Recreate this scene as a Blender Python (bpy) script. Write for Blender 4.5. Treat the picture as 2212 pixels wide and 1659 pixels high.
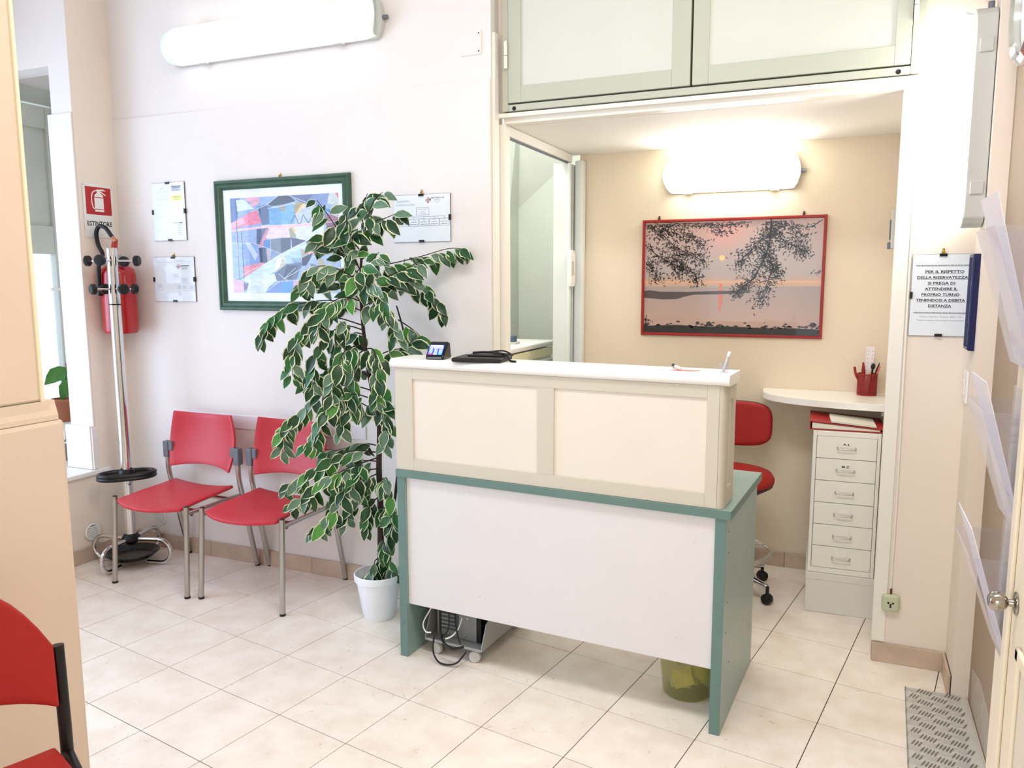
import bpy, bmesh, math, random
from mathutils import Vector, Matrix
for o in list(bpy.data.objects): bpy.data.objects.remove(o)
SC = bpy.context.scene
COL = SC.collection
PI = math.pi
# ------------------------------------------------------------------ camera
YAW, PITCH, ROLL, FPX = .4039, -.1310, -.0026, 1694.7
cam = bpy.data.cameras.new('camera'); camo = bpy.data.objects.new('camera', cam); COL.objects.link(camo)
cam.sensor_fit = 'HORIZONTAL'; cam.sensor_width = 36; cam.lens = FPX/2212*36; cam.clip_start = .02
fw = Vector((-math.sin(YAW)*math.cos(PITCH), math.cos(YAW)*math.cos(PITCH), math.sin(PITCH)))
rt = Vector((math.cos(YAW), math.sin(YAW), 0)); up = rt.cross(fw)
r2 = math.cos(ROLL)*rt + math.sin(ROLL)*up; u2 = -math.sin(ROLL)*rt + math.cos(ROLL)*up
M = Matrix((r2, u2, -fw)).transposed().to_4x4(); M.translation = (0, 0, 1.462)
camo.matrix_world = M
SC.camera = camo
# ------------------------------------------------------------------ world, daylight, exposure
W = bpy.data.worlds.new('world'); SC.world = W; W.use_nodes = True
wb = W.node_tree.nodes['Background']; wb.inputs[0].default_value = (.80, .90, 1.0, 1); wb.inputs[1].default_value = .8
SC.view_settings.view_transform = 'Standard'; SC.view_settings.look = 'None'
SC.view_settings.exposure = 1.22; SC.view_settings.gamma = 1; SC.view_settings.use_curve_mapping = False
def area(name, loc, direction, sx, sy, power, col):
    l = bpy.data.lights.new(name, 'AREA'); l.shape = 'RECTANGLE'; l.size = sx; l.size_y = sy; l.energy = power; l.color = col
    o = bpy.data.objects.new(name, l); COL.objects.link(o); o.location = loc
    o.rotation_euler = Vector(direction).to_track_quat('-Z', 'Z').to_euler(); return o
# daylight falling through the bay window on the left
area('bay_daylight', (-4.75, .55, 1.7), (1, .3, -.15), 3.6, 2.0, 50, (.52, .69, 1.0))
area('front_fill', (-.6, -2.85, 1.75), (0, 1, -.35), 2.4, 1.9, 9, (1.0, .97, .94))  # added soft fill from behind the camera, no window known there
LAMP = 3.0
area('ceiling_fill', (-.35, 1.35, 3.13), (0, 0, -1), 1.5, .5, 17, (.97, .98, 1.0))  # unseen overhead fill without a fixture, added to brighten the floor
area('backroom_fill', (-1.68, 3.75, 2.57), (0, 0, -1), .3, .6, 6, (.97, 1.0, 1.0))  # added fill to lift the dim back room, no lamp seen there
# ------------------------------------------------------------------ helpers
def lin(c):
    if isinstance(c, str):
        c = [int(c[i:i+2], 16)/255 for i in (0, 2, 4)]
    return tuple(x/12.92 if x <= .04045 else ((x+.055)/1.055)**2.4 for x in c)
_m = {}
def mat(name, col, rough=.5, metal=0, var=.04, scale=6, bump=0, bscale=60, emit=0, trans=0, alpha=1, coat=0, spec=.5, ior=1.45, rnd=0):
    if name in _m: return _m[name]
    m = bpy.data.materials.new(name); _m[name] = m; m.use_nodes = True
    nt = m.node_tree; b = nt.nodes['Principled BSDF']; L = nt.links
    c = lin(col)
    if var or rnd:
        tc = nt.nodes.new('ShaderNodeTexCoord'); n = nt.nodes.new('ShaderNodeTexNoise'); n.inputs['Scale'].default_value = scale
        n.inputs['Detail'].default_value = 4
        L.new(tc.outputs['Object'], n.inputs['Vector'])
        r = nt.nodes.new('ShaderNodeValToRGB')
        r.color_ramp.elements[0].position = .3; r.color_ramp.elements[1].position = .7
        r.color_ramp.elements[0].color = (*[x*(1-var) for x in c], 1); r.color_ramp.elements[1].color = (*[min(1, x*(1+var)) for x in c], 1)
        L.new(n.outputs['Fac'], r.inputs['Fac']); out = r.outputs[0]
        if rnd:
            oi = nt.nodes.new('ShaderNodeObjectInfo'); h = nt.nodes.new('ShaderNodeHueSaturation')
            mr = nt.nodes.new('ShaderNodeMapRange'); mr.inputs[3].default_value = 1-rnd; mr.inputs[4].default_value = 1+rnd
            L.new(oi.outputs['Random'], mr.inputs[0]); L.new(mr.outputs[0], h.inputs['Value']); L.new(out, h.inputs['Color']); out = h.outputs[0]
        L.new(out, b.inputs['Base Color'])
    else:
        b.inputs['Base Color'].default_value = (*c, 1)
    b.inputs['Roughness'].default_value = rough; b.inputs['Metallic'].default_value = metal
    b.inputs['Specular IOR Level'].default_value = spec; b.inputs['IOR'].default_value = ior
    b.inputs['Transmission Weight'].default_value = trans; b.inputs['Alpha'].default_value = alpha
    b.inputs['Coat Weight'].default_value = coat
    if emit:
        b.inputs['Emission Color'].default_value = (*c, 1); b.inputs['Emission Strength'].default_value = emit
    if bump:
        tc = nt.nodes.new('ShaderNodeTexCoord'); n = nt.nodes.new('ShaderNodeTexNoise'); n.inputs['Scale'].default_value = bscale
        bp = nt.nodes.new('ShaderNodeBump'); bp.inputs['Strength'].default_value = bump; bp.inputs['Distance'].default_value = .002
        L.new(tc.outputs['Object'], n.inputs['Vector']); L.new(n.outputs['Fac'], bp.inputs['Height']); L.new(bp.outputs[0], b.inputs['Normal'])
    return m
def glassy(name, col=(1, 1, 1), mix=.12, rough=.02):
    """thin clear sheet: mostly see-through with a gloss"""
    if name in _m: return _m[name]
    m = bpy.data.materials.new(name); _m[name] = m; m.use_nodes = True; nt = m.node_tree; nt.nodes.clear()
    o = nt.nodes.new('ShaderNodeOutputMaterial'); t = nt.nodes.new('ShaderNodeBsdfTransparent'); g = nt.nodes.new('ShaderNodeBsdfPrincipled')
    g.inputs['Base Color'].default_value = (*lin(col), 1); g.inputs['Roughness'].default_value = rough
    t.inputs[0].default_value = (*[1-(1-x)*.5 for x in lin(col)], 1)
    lw = nt.nodes.new('ShaderNodeLayerWeight'); lw.inputs[0].default_value = .5
    pw = nt.nodes.new('ShaderNodeMath'); pw.operation = 'POWER'; pw.inputs[1].default_value = 5.0; nt.links.new(lw.outputs['Facing'], pw.inputs[0])
    f = nt.nodes.new('ShaderNodeMath'); f.operation = 'MULTIPLY'; f.inputs[1].default_value = .55; nt.links.new(pw.outputs[0], f.inputs[0])
    a = nt.nodes.new('ShaderNodeMath'); a.operation = 'ADD'; a.use_clamp = True; a.inputs[1].default_value = mix+.012
    x = nt.nodes.new('ShaderNodeMixShader')
    nt.links.new(f.outputs[0], a.inputs[0]); nt.links.new(a.outputs[0], x.inputs[0]); nt.links.new(t.outputs[0], x.inputs[1]); nt.links.new(g.outputs[0], x.inputs[2])
    nt.links.new(x.outputs[0], o.inputs[0]); return m
def attr_mat(name, rough=.4, var=.0, coat=0):
    if name in _m: return _m[name]
    m = bpy.data.materials.new(name); _m[name] = m; m.use_nodes = True; nt = m.node_tree; b = nt.nodes['Principled BSDF']
    a = nt.nodes.new('ShaderNodeAttribute'); a.attribute_name = 'Col'; out = a.outputs['Color']
    if var:
        tc = nt.nodes.new('ShaderNodeTexCoord'); mp = nt.nodes.new('ShaderNodeMapping'); mp.inputs['Scale'].default_value = (9, 1, 30); mp.inputs['Rotation'].default_value = (0, .5, 0)
        n = nt.nodes.new('ShaderNodeTexNoise'); n.inputs['Scale'].default_value = 2.2; n.inputs['Detail'].default_value = 8; n.inputs['Roughness'].default_value = .75
        r = nt.nodes.new('ShaderNodeValToRGB'); r.color_ramp.elements[0].position = .32; r.color_ramp.elements[1].position = .66
        r.color_ramp.elements[0].color = (1-var, 1-var, 1-var*.7, 1); r.color_ramp.elements[1].color = (1+var, 1+var, 1+var, 1)
        x = nt.nodes.new('ShaderNodeMix'); x.data_type = 'RGBA'; x.blend_type = 'MULTIPLY'; x.inputs[0].default_value = 1
        nt.links.new(tc.outputs['Object'], mp.inputs[0]); nt.links.new(mp.outputs[0], n.inputs['Vector']); nt.links.new(n.outputs['Fac'], r.inputs[0])
        nt.links.new(out, x.inputs[6]); nt.links.new(r.outputs[0], x.inputs[7]); out = x.outputs[2]
    nt.links.new(out, b.inputs['Base Color']); b.inputs['Roughness'].default_value = rough; b.inputs['Coat Weight'].default_value = coat
    return m
def tag(o, label=None, cat=None, group=None, kind=None):
    if label: o['label'] = label
    if cat: o['category'] = cat
    if group: o['group'] = group
    if kind: o['kind'] = kind
    return o
def thing(name, label, cat, loc=(0, 0, 0), rz=0, group=None):
    o = bpy.data.objects.new(name, None); COL.objects.link(o); o.location = loc; o.rotation_euler = (0, 0, rz); o.empty_display_size = .05
    return tag(o, label, cat, group)
class G:
    """collects shapes into one mesh"""
    def __init__(s): s.b = bmesh.new(); s.mi = 0
    def _f(s, vs, mi=None):
        try:
            f = s.b.faces.new(vs); f.material_index = s.mi if mi is None else mi; return f
        except ValueError: return None
    def box(s, x0, x1, y0, y1, z0, z1, mi=None):
        v = [s.b.verts.new(p) for p in ((x0,y0,z0),(x1,y0,z0),(x1,y1,z0),(x0,y1,z0),(x0,y0,z1),(x1,y0,z1),(x1,y1,z1),(x0,y1,z1))]
        for q in ((3,2,1,0),(4,5,6,7),(0,1,5,4),(1,2,6,5),(2,3,7,6),(3,0,4,7)): s._f([v[i] for i in q], mi)
        return s
    def poly(s, pts, mi=None):
        s._f([s.b.verts.new(p) for p in pts], mi); return s
    def slab(s, pts, d, mi=None):
        """polygon pts extruded by vector d"""
        d = Vector(d); a = [s.b.verts.new(p) for p in pts]; c = [s.b.verts.new(Vector(p)+d) for p in pts]; n = len(pts)
        s._f(a[::-1], mi); s._f(c, mi)
        for i in range(n): s._f([a[i], a[(i+1) % n], c[(i+1) % n], c[i]], mi)
        return s
    def tube(s, pts, r, n=10, closed=False, mi=None, cap=True, rad=None):
        pts = [Vector(p) for p in pts]; N = len(pts); rings = []; prev = None
        for i, p in enumerate(pts):
            if closed: t = pts[(i+1) % N]-pts[i-1]
            else: t = pts[min(i+1, N-1)]-pts[max(i-1, 0)]
            t = t.normalized() if t.length > 1e-9 else Vector((0, 0, 1))
            if prev is None:
                a = Vector((0, 0, 1)) if abs(t.z) < .9 else Vector((1, 0, 0)); nx = t.cross(a).normalized()
            else:
                nx = (prev - t*prev.dot(t)); nx = nx.normalized() if nx.length > 1e-9 else t.orthogonal().normalized()
            prev = nx; ny = t.cross(nx); rr = rad[i] if rad else r
            rings.append([s.b.verts.new(p+nx*rr*math.cos(2*PI*k/n)+ny*rr*math.sin(2*PI*k/n)) for k in range(n)])
        for i in range(N if closed else N-1):
            A, B = rings[i], rings[(i+1) % N]
            for k in range(n): s._f([A[k], A[(k+1) % n], B[(k+1) % n], B[k]], mi)
        if not closed and cap: s._f(rings[0][::-1], mi); s._f(rings[-1], mi)
        return s
    def cyl(s, p, q, r, n=16, r2=None, mi=None): return s.tube([p, q], r, n, mi=mi, rad=[r, r if r2 is None else r2])
    def lathe(s, prof, c=(0, 0, 0), n=24, mi=None, axis=None):
        """prof [(r, h)]; axis: unit vector (default z)"""
        c = Vector(c); ax = Vector(axis or (0, 0, 1)).normalized(); e1 = ax.orthogonal().normalized(); e2 = ax.cross(e1); R = []
        for r, h in prof:
            if r < 1e-6: R.append([s.b.verts.new(c+ax*h)])
            else: R.append([s.b.verts.new(c+ax*h+e1*r*math.cos(2*PI*k/n)+e2*r*math.sin(2*PI*k/n)) for k in range(n)])
        for A, B in zip(R, R[1:]):
            if len(A) == 1 and len(B) == 1: continue
            for k in range(n):
                k2 = (k+1) % n
                if len(A) == 1: s._f([A[0], B[k2], B[k]], mi)
                elif len(B) == 1: s._f([A[k], A[k2], B[0]], mi)
                else: s._f([A[k], A[k2], B[k2], B[k]], mi)
        return s
    def grid(s, f, nu, nv, mi=None, wrapu=False):
        V = [[s.b.verts.new(f(i/nu, j/nv)) for j in range(nv+1)] for i in range(nu+(0 if wrapu else 1))]
        for i in range(nu):
            for j in range(nv):
                A, B = V[i], V[(i+1) % len(V)]
                s._f([A[j], B[j], B[j+1], A[j+1]], mi)
        return s
    def ob(s, name, mats, parent=None, smooth=0, bevel=0, seg=2, solid=0, sub=0, label=None, cat=None, group=None, kind=None, fix=True):
        if fix: bmesh.ops.recalc_face_normals(s.b, faces=s.b.faces)
        me = bpy.data.meshes.new(name); s.b.to_mesh(me); s.b.free()
        for m in (mats if isinstance(mats, (list, tuple)) else [mats]): me.materials.append(m)
        if smooth:
            for p in me.polygons: p.use_smooth = True
            me.set_sharp_from_angle(angle=math.radians(smooth))
        o = bpy.data.objects.new(name, me); COL.objects.link(o); o.parent = parent
        if solid: md = o.modifiers.new('solid', 'SOLIDIFY'); md.thickness = solid; md.offset = 0
        if sub: md = o.modifiers.new('sub', 'SUBSURF'); md.levels = md.render_levels = sub
        if bevel: md = o.modifiers.new('bevel', 'BEVEL'); md.width = bevel; md.segments = seg; md.limit_method = 'ANGLE'
        return tag(o, label, cat, group, kind)
def arc(c, r, a0, a1, n, e1, e2):
    c, e1, e2 = Vector(c), Vector(e1), Vector(e2)
    return [c+e1*r*math.cos(a0+(a1-a0)*i/n)+e2*r*math.sin(a0+(a1-a0)*i/n) for i in range(n+1)]
def fillet(pts, r, n=5):
    """round the corners of a polyline"""
    P = [Vector(p) for p in pts]; out = [P[0]]
    for i in range(1, len(P)-1):
        a, b, c = P[i-1], P[i], P[i+1]; u = (a-b); v = (c-b); d = min(r, u.length*.49, v.length*.49)
        p0 = b+u.normalized()*d; p1 = b+v.normalized()*d
        for k in range(n+1):
            t = k/n; out.append(p0*(1-t)**2+b*2*t*(1-t)+p1*t*t)
    return out+[P[-1]]
def spline(pts, n=6):
    P = [Vector(p) for p in pts]; out = []
    for i in range(len(P)-1):
        p0, p1, p2, p3 = P[max(i-1, 0)], P[i], P[i+1], P[min(i+2, len(P)-1)]
        for k in range(n):
            t = k/n
            out.append(.5*((2*p1)+(p2-p0)*t+(2*p0-5*p1+4*p2-p3)*t*t+(3*p1-p0-3*p2+p3)*t**3))
    return out+[P[-1]]
# flat print: coloured polygons and lettering on a sheet, local u (right) = x, v (up) = z, facing -y
_tc = {}
def text_geo(t, bold=0.0):
    k = (t, bold)
    if k in _tc: return _tc[k]
    cu = bpy.data.curves.new('lettering', 'FONT'); cu.body = t; cu.size = 1; cu.resolution_u = 2; cu.offset = bold; cu.align_x = 'LEFT'
    o = bpy.data.objects.new('lettering', cu); COL.objects.link(o); bpy.context.view_layer.update()
    me = bpy.data.meshes.new_from_object(o.evaluated_get(bpy.context.evaluated_depsgraph_get()))
    V = [(v.co.x, v.co.y) for v in me.vertices]; F = [tuple(p.vertices) for p in me.polygons]
    bpy.data.objects.remove(o); bpy.data.curves.remove(cu); bpy.data.meshes.remove(me)
    _tc[k] = (V, F); return V, F
class Print:
    def __init__(s): s.v = []; s.f = []; s.c = []; s.lay = 0
    def add(s, pts, col, lay=None):
        if lay is None: lay = s.lay
        n = len(s.v); s.v += [(x, -lay*.00006, z) for x, z in pts]; s.f.append(tuple(range(n, n+len(pts)))); s.c.append(lin(col)); return s
    def rect(s, x0, x1, z0, z1, col, lay=None): return s.add([(x0, z0), (x1, z0), (x1, z1), (x0, z1)], col, lay)
    def line(s, a, b, w, col, lay=None):
        dx, dz = b[0]-a[0], b[1]-a[1]; L = math.hypot(dx, dz) or 1; nx, nz = -dz/L*w/2, dx/L*w/2
        return s.add([(a[0]-nx, a[1]-nz), (b[0]-nx, b[1]-nz), (b[0]+nx, b[1]+nz), (a[0]+nx, a[1]+nz)], col, lay)
    def frame(s, x0, x1, z0, z1, w, col, lay=None):
        for a in ((x0, x1, z0, z0+w), (x0, x1, z1-w, z1), (x0, x0+w, z0, z1), (x1-w, x1, z0, z1)): s.rect(*a, col, lay)
        return s
    def text(s, t, x, z, h, col, lay=None, bold=0, width=None, align='c'):
        """h: capital height; width: total width to stretch to"""
        V, F = text_geo(t, bold)
        if not V: return s
        if lay is None: lay = s.lay
        x0 = min(v[0] for v in V); x1 = max(v[0] for v in V); k = h/.72; kx = (width/(x1-x0)) if width else k
        w = (x1-x0)*kx; ox = x-(w/2 if align == 'c' else 0 if align == 'l' else w); n = len(s.v); c = lin(col)
        s.v += [(ox+(a-x0)*kx, -lay*.00006, z+b*k) for a, b in V]
        for f in F: s.f.append(tuple(n+i for i in f)); s.c.append(c)
        return s
    def ob(s, name, parent, m, off=(0, 0, 0), label=None):
        me = bpy.data.meshes.new(name); me.from_pydata([(a+off[0], b+off[1], c+off[2]) for a, b, c in s.v], [], s.f)
        at = me.color_attributes.new('Col', 'FLOAT_COLOR', 'CORNER'); i = 0
        for f, c in zip(me.polygons, s.c):
            for _ in f.vertices: at.data[i].color = (*c, 1); i += 1
        me.materials.append(m)
        o = bpy.data.objects.new(name, me); COL.objects.link(o); o.parent = parent
        return tag(o, label)
def copy_tree(o, parent=None):
    c = o.copy(); COL.objects.link(c); c.parent = parent
    for ch in o.children: copy_tree(ch, c)
    return c
# ------------------------------------------------------------------ materials
WALL = mat('cream_wall_paint', 'F3E6D8', .75, var=.012, scale=3, bump=.08, bscale=180)
WALLB = mat('white_wall_paint', 'F1EAE6', .7, var=.012, scale=3, bump=.06, bscale=180)
NICHE = mat('warm_niche_paint', 'EBDBC3', .75, var=.012, scale=3, bump=.06)
PART = mat('peach_partition_paint', 'DCC7B2', .7, var=.02, scale=3, bump=.08, bscale=120)
CEIL = mat('ceiling_paint', 'F6F2EC', .8, var=.01)
WHITE = mat('white_lacquer', 'F4F2EC', .35, var=.01)
TRIM = mat('white_trim', 'F6F1E6', .45, var=.01)
GREYW = mat('grey_wall_paint', 'CFD2C8', .8, var=.02)
TAUPE = mat('taupe_wall_paint', 'A8937F', .75, var=.02)
CAB = mat('pale_sage_lacquer', 'C2C5B4', .45, var=.01)
CABP = mat('pale_cream_panel', 'DBDDD2', .5, var=.012)
CREAM = mat('cream_laminate', 'CDC6B5', .45, var=.012)
CREAMP = mat('cream_panel', 'E4DBCD', .55, var=.012)
GREEN = mat('green_laminate', '8CA69F', .3, var=.05, scale=14, coat=.1)
GREEND = mat('green_laminate_edge', '66827B', .45, var=.05)
PANELW = mat('white_modesty_panel', 'DEDAD9', .5, var=.012, bump=.05)
CHROME = mat('chrome', 'D9D9D9', .08, 1, var=0)
STEEL = mat('brushed_steel', 'B9B6B0', .28, 1, var=.03)
BLACK = mat('black_plastic', '0B0B0D', .4, var=.1)
BLACKG = mat('black_gloss', '09090B', .2, var=0)
GREYP = mat('grey_plastic', '6F747B', .45, var=.03)
GREYL = mat('light_grey_plastic', 'C9C8C2', .45, var=.02)
RED = mat('red_plastic', 'C83440', .42, var=.04, bump=.15, bscale=500)
REDC = mat('red_fabric', 'A21A14', .6, var=.05, bump=.2, bscale=350)
REDM = mat('red_metal', 'B3161D', .25, var=.02, coat=.4)
DARKRED = mat('dark_red_frame', '9A1F1B', .35, var=.06)
BASE = mat('stone_skirting', 'CBB49F', .4, var=.1, scale=9, rnd=.06)
PRINT = attr_mat('printed_sheet', .45)
BRASS = mat('brass', 'B8934A', .3, 1, var=0)
WOODT = mat('brown_wood', '6B4630', .5, var=.15, scale=12)
PIL_GREEN = mat('green_wood_frame', '3F5F4C', .45, var=.14, scale=20)
# floor tile: beige stone look
def tile_mat():
    m = bpy.data.materials.new('beige_stone_tile'); m.use_nodes = True; nt = m.node_tree; b = nt.nodes['Principled BSDF']; L = nt.links
    g = nt.nodes.new('ShaderNodeNewGeometry'); n = nt.nodes.new('ShaderNodeTexNoise'); n.inputs['Scale'].default_value = 9; n.inputs['Detail'].default_value = 6
    r = nt.nodes.new('ShaderNodeValToRGB'); e = r.color_ramp.elements
    e[0].position = .28; e[0].color = (*lin('EFE1D2'), 1); e[1].position = .62; e[1].color = (*lin('FBF1E5'), 1)
    n2 = nt.nodes.new('ShaderNodeTexNoise'); n2.inputs['Scale'].default_value = 34; n2.inputs['Detail'].default_value = 5; n2.inputs['Distortion'].default_value = 1.4
    r2 = nt.nodes.new('ShaderNodeValToRGB'); e = r2.color_ramp.elements
    e[0].position = .27; e[0].color = (.62, .55, .48, 1); e[1].position = .34; e[1].color = (1, 1, 1, 1)
    oi = nt.nodes.new('ShaderNodeObjectInfo'); mr = nt.nodes.new('ShaderNodeMapRange'); mr.inputs[3].default_value = .985; mr.inputs[4].default_value = 1.015
    x = nt.nodes.new('ShaderNodeMix'); x.data_type = 'RGBA'; x.blend_type = 'MULTIPLY'; x.inputs[0].default_value = .55
    h = nt.nodes.new('ShaderNodeHueSaturation')
    for q in (n, n2): L.new(g.outputs['Position'], q.inputs['Vector'])
    L.new(n.outputs['Fac'], r.inputs[0]); L.new(n2.outputs['Fac'], r2.inputs[0]); L.new(r.outputs[0], x.inputs[6]); L.new(r2.outputs[0], x.inputs[7])
    L.new(oi.outputs['Random'], mr.inputs[0]); L.new(mr.outputs[0], h.inputs['Value']); L.new(x.outputs[2], h.inputs['Color'])
    L.new(h.outputs[0], b.inputs['Base Color']); b.inputs['Roughness'].default_value = .24; b.inputs['Specular IOR Level'].default_value = .45
    return m
TILE = tile_mat()
GROUT = mat('dark_grout', '3E352E', .9, var=.1)
# ------------------------------------------------------------------ the setting
XL, YB, YN, YNB = -3.625, 3.11, 3.2, 4.12       # left return, back wall panel, niche front plane, niche back wall
XR, DADO, HC = .398, 2.3046, 3.15
def struct(name, g, m, parent=None, **k):
    return g.ob(name, m, parent, kind=None if parent else 'structure', **k)
floor = struct('floor', G().box(-6.2, 3.2, -3.0, 5.2, -.06, -.003), GROUT)
TH, TS, OX, OY = -.169, .31, -3.188412, 2.552974
tg = G(); h = TS/2-.0015
tg.slab([(-h, -h, -.02), (h, -h, -.02), (h, h, -.02), (-h, h, -.02)], (0, 0, .0196))
bm = tg.b; tv = [bm.verts.new(p) for p in ((-h+.001, -h+.001, 0), (h-.001, -h+.001, 0), (h-.001, h-.001, 0), (-h+.001, h-.001, 0))]
tg._f(tv)
lo = [v for v in bm.verts if abs(v.co.z+.0004) < 1e-5]; lo.sort(key=lambda v: math.atan2(v.co.y, v.co.x)); tv2 = sorted(tv, key=lambda v: math.atan2(v.co.y, v.co.x))
for f in [f for f in bm.faces if all(v in lo for v in f.verts)]: bm.faces.remove(f)
for i in range(4): tg._f([lo[i], lo[(i+1) % 4], tv2[(i+1) % 4], tv2[i]])
t0 = tg.ob('floor_tile', TILE, floor); t0.rotation_euler.z = TH
e1 = Vector((math.cos(TH), math.sin(TH), 0)); e2 = Vector((math.sin(TH), -math.cos(TH), 0))
near, far = [], []
for i in range(-6, 26):
    for j in range(-9, 18):
        p = Vector((OX, OY, 0))+e1*(i+.5)*TS+e2*(j+.5)*TS
        d = p-camo.location; f = d.dot(fw)
        if not (-5.9 < p.x < 3 and -2.8 < p.y < 5): continue
        vis = False
        if f > .2:
            u = 1106+FPX*d.dot(r2)/f; v = 829.5-FPX*d.dot(u2)/f
            vis = -260 < u < 2470 and 1080 < v < 1900 and p.y < 4.3 and not (p.y > 3.25 and p.x < -1.5) and p.x > -3.9 and p.x < .75 and not (p.x < -2.3 and p.y < 1.5)
        (near if vis else far).append(p)
near.sort(key=lambda p: (p-camo.location).length); far += near[300:]; near = near[:300]
for k, p in enumerate(near):
    o = t0 if k == 0 else t0.copy()
    if k: COL.objects.link(o)
    o.location = p
g = G(); c, s = math.cos(TH), math.sin(TH)
for p in far:
    g.slab([(p.x+c*a-s*b, p.y+s*a+c*b, -.004) for a, b in ((-h, -h), (h, -h), (h, h), (-h, h))], (0, 0, .004))
rest = g.ob('floor_tiles_beyond', TILE, floor, kind='stuff')
struct('ceiling', G().box(-6.2, 3.2, -3.0, 3.4, HC, HC+.1), CEIL)
# back wall: lower panel stands a centimetre proud of the upper plaster
wb_ = struct('wall_back', G().box(XL, -1.427, YB+.012, 3.24, 0, HC), WALLB)
struct('wall_back_panel', G().box(XL+.001, -1.427, YB, YB+.013, 0, DADO), WALLB, wb_, bevel=.002)
# left: short return, the face beside the bay and the bay parapet
wl = struct('wall_left', G().box(XL-.145, XL, 2.88, 3.24, 0, HC), WALLB)
struct('dado_panel', G().box(XL-.168, XL+.001, 2.872, 2.881, .476, DADO-.002), WALLB, wl, bevel=.002)
struct('return_panel', G().box(XL+.002, XL+.004, 2.881, YB, 0, DADO), WALL, wl)
struct('return_plaster', G().box(XL+.0003, XL+.0018, 2.881, YB+.012, 0, HC), WALL, wl)
struct('lintel', G().box(-4.5, XL-.145, 2.88, 3.0, 2.54, HC), WALLB, wl)
struct('parapet', G().box(XL-.15, XL, -2.6, 2.88, 0, .452), WALL, wl)
struct('lower_panel', G().box(XL-.188, XL-.004, 2.852, 2.871, .478, .708), WALLB, wl, bevel=.002)
struct('panel_edge', G().box(XL-.02, XL+.006, 2.858, 2.885, .478, .70), WALLB, wl, bevel=.002)
struct('trim_1', G().box(XL-.62, XL+.022, -2.6, 2.952, .453, .476), WHITE, bevel=.004)
# bay: window wall at X=-4.3
XW = -4.3
wlb = struct('wall_left_bay', G().box(XW-.12, XW, -2.6, 3.6, 0, .40).box(XW-.12, XW, -2.6, 3.6, 2.55, HC), WALLB)
struct('bay_end', G().box(XW, XL-.145, 3.5, 3.6, 0, HC), WALLB, wlb)
struct('window_board', G().box(XW, XL-.26, 2.9, 3.5, .61, .66), mat('pale_stone', 'D8D2C4', .5), wlb)
struct('shutter_box', G().box(XW-.02, XL-.16, 3.3, 3.5, 2.22, 2.55), GREYL, wlb)
win = struct('window_1', G().box(XW-.05, XW+.02, 3.30, 3.42, .40, 2.55).box(XW-.05, XW+.02, 2.62, 2.69, .40, 2.55).box(XW-.05, XW+.02, 2.69, 3.3, .40, .50).box(XW-.05, XW+.02, 2.69, 3.3, 2.46, 2.55), mat('window_frame_paint', 'C9CABF', .5))
WF = _m['window_frame_paint']
struct('leaf_frame', G().box(XW+.02, XW+.07, 3.19, 3.285, .52, 2.44).box(XW+.02, XW+.07, 2.70, 2.80, .52, 2.44).box(XW+.02, XW+.07, 2.80, 3.19, .52, .66).box(XW+.02, XW+.07, 2.80, 3.19, 1.62, 1.78).box(XW+.02, XW+.07, 2.80, 3.19, 2.32, 2.44), WF, win, bevel=.006)
struct('top_panel', G().box(XW+.03, XW+.05, 2.79, 3.195, 1.77, 2.33), WF, win)
struct('pane', G().box(XW+.04, XW+.046, 2.79, 3.195, .65, 1.63), glassy('window_glass', 'F4FBFF', .02), win)
struct('lever_handle', G().box(XW+.07, XW+.085, 3.225, 3.255, 1.33, 1.47).tube(fillet([(XW+.08, 3.24, 1.42), (XW+.12, 3.24, 1.42), (XW+.125, 3.10, 1.42)], .02), .009), WHITE, win, smooth=40)
struct('window_mullions', G().box(XW-.05, XW+.02, 1.2, 1.27, .40, 2.55).box(XW-.05, XW+.02, -.2, -.13, .40, 2.55).box(XW-.05, XW+.02, -2.6, 2.62, .40, .47).box(XW-.05, XW+.02, -2.6, 2.62, 2.48, 2.55), WF, win)
# partition in the left foreground: thicker below a moulded ledge
wp = struct('wall_partition', G().box(-1.95, -1.868, -2.6, 1.338, 1.16, HC), PART, bevel=.008)
struct('partition_base', G().box(-2.0, -1.85, -2.6, 1.385, 0, 1.112), PART, wp, bevel=.012)
struct('ledge_moulding', G().slab([(-1.99, 1.374, 1.112), (-1.99, 1.374, 1.124), (-1.99, 1.362, 1.138), (-1.99, 1.352, 1.148), (-1.99, 1.348, 1.162), (-1.99, 1.0, 1.162), (-1.99, 1.0, 1.112)], (.13, 0, 0)).slab([(-1.856, -2.6, 1.112), (-1.856, -2.6, 1.124), (-1.860, -2.6, 1.138), (-1.864, -2.6, 1.15), (-1.866, -2.6, 1.162), (-1.95, -2.6, 1.162), (-1.95, -2.6, 1.112)], (0, 3.972, 0)), PART, wp)
struct('corner_bead', G().box(-1.955, -1.862, 1.335, 1.344, 1.16, 2.4), mat('pale_bead', 'EFE3C4', .6), wp, bevel=.003)
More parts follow.
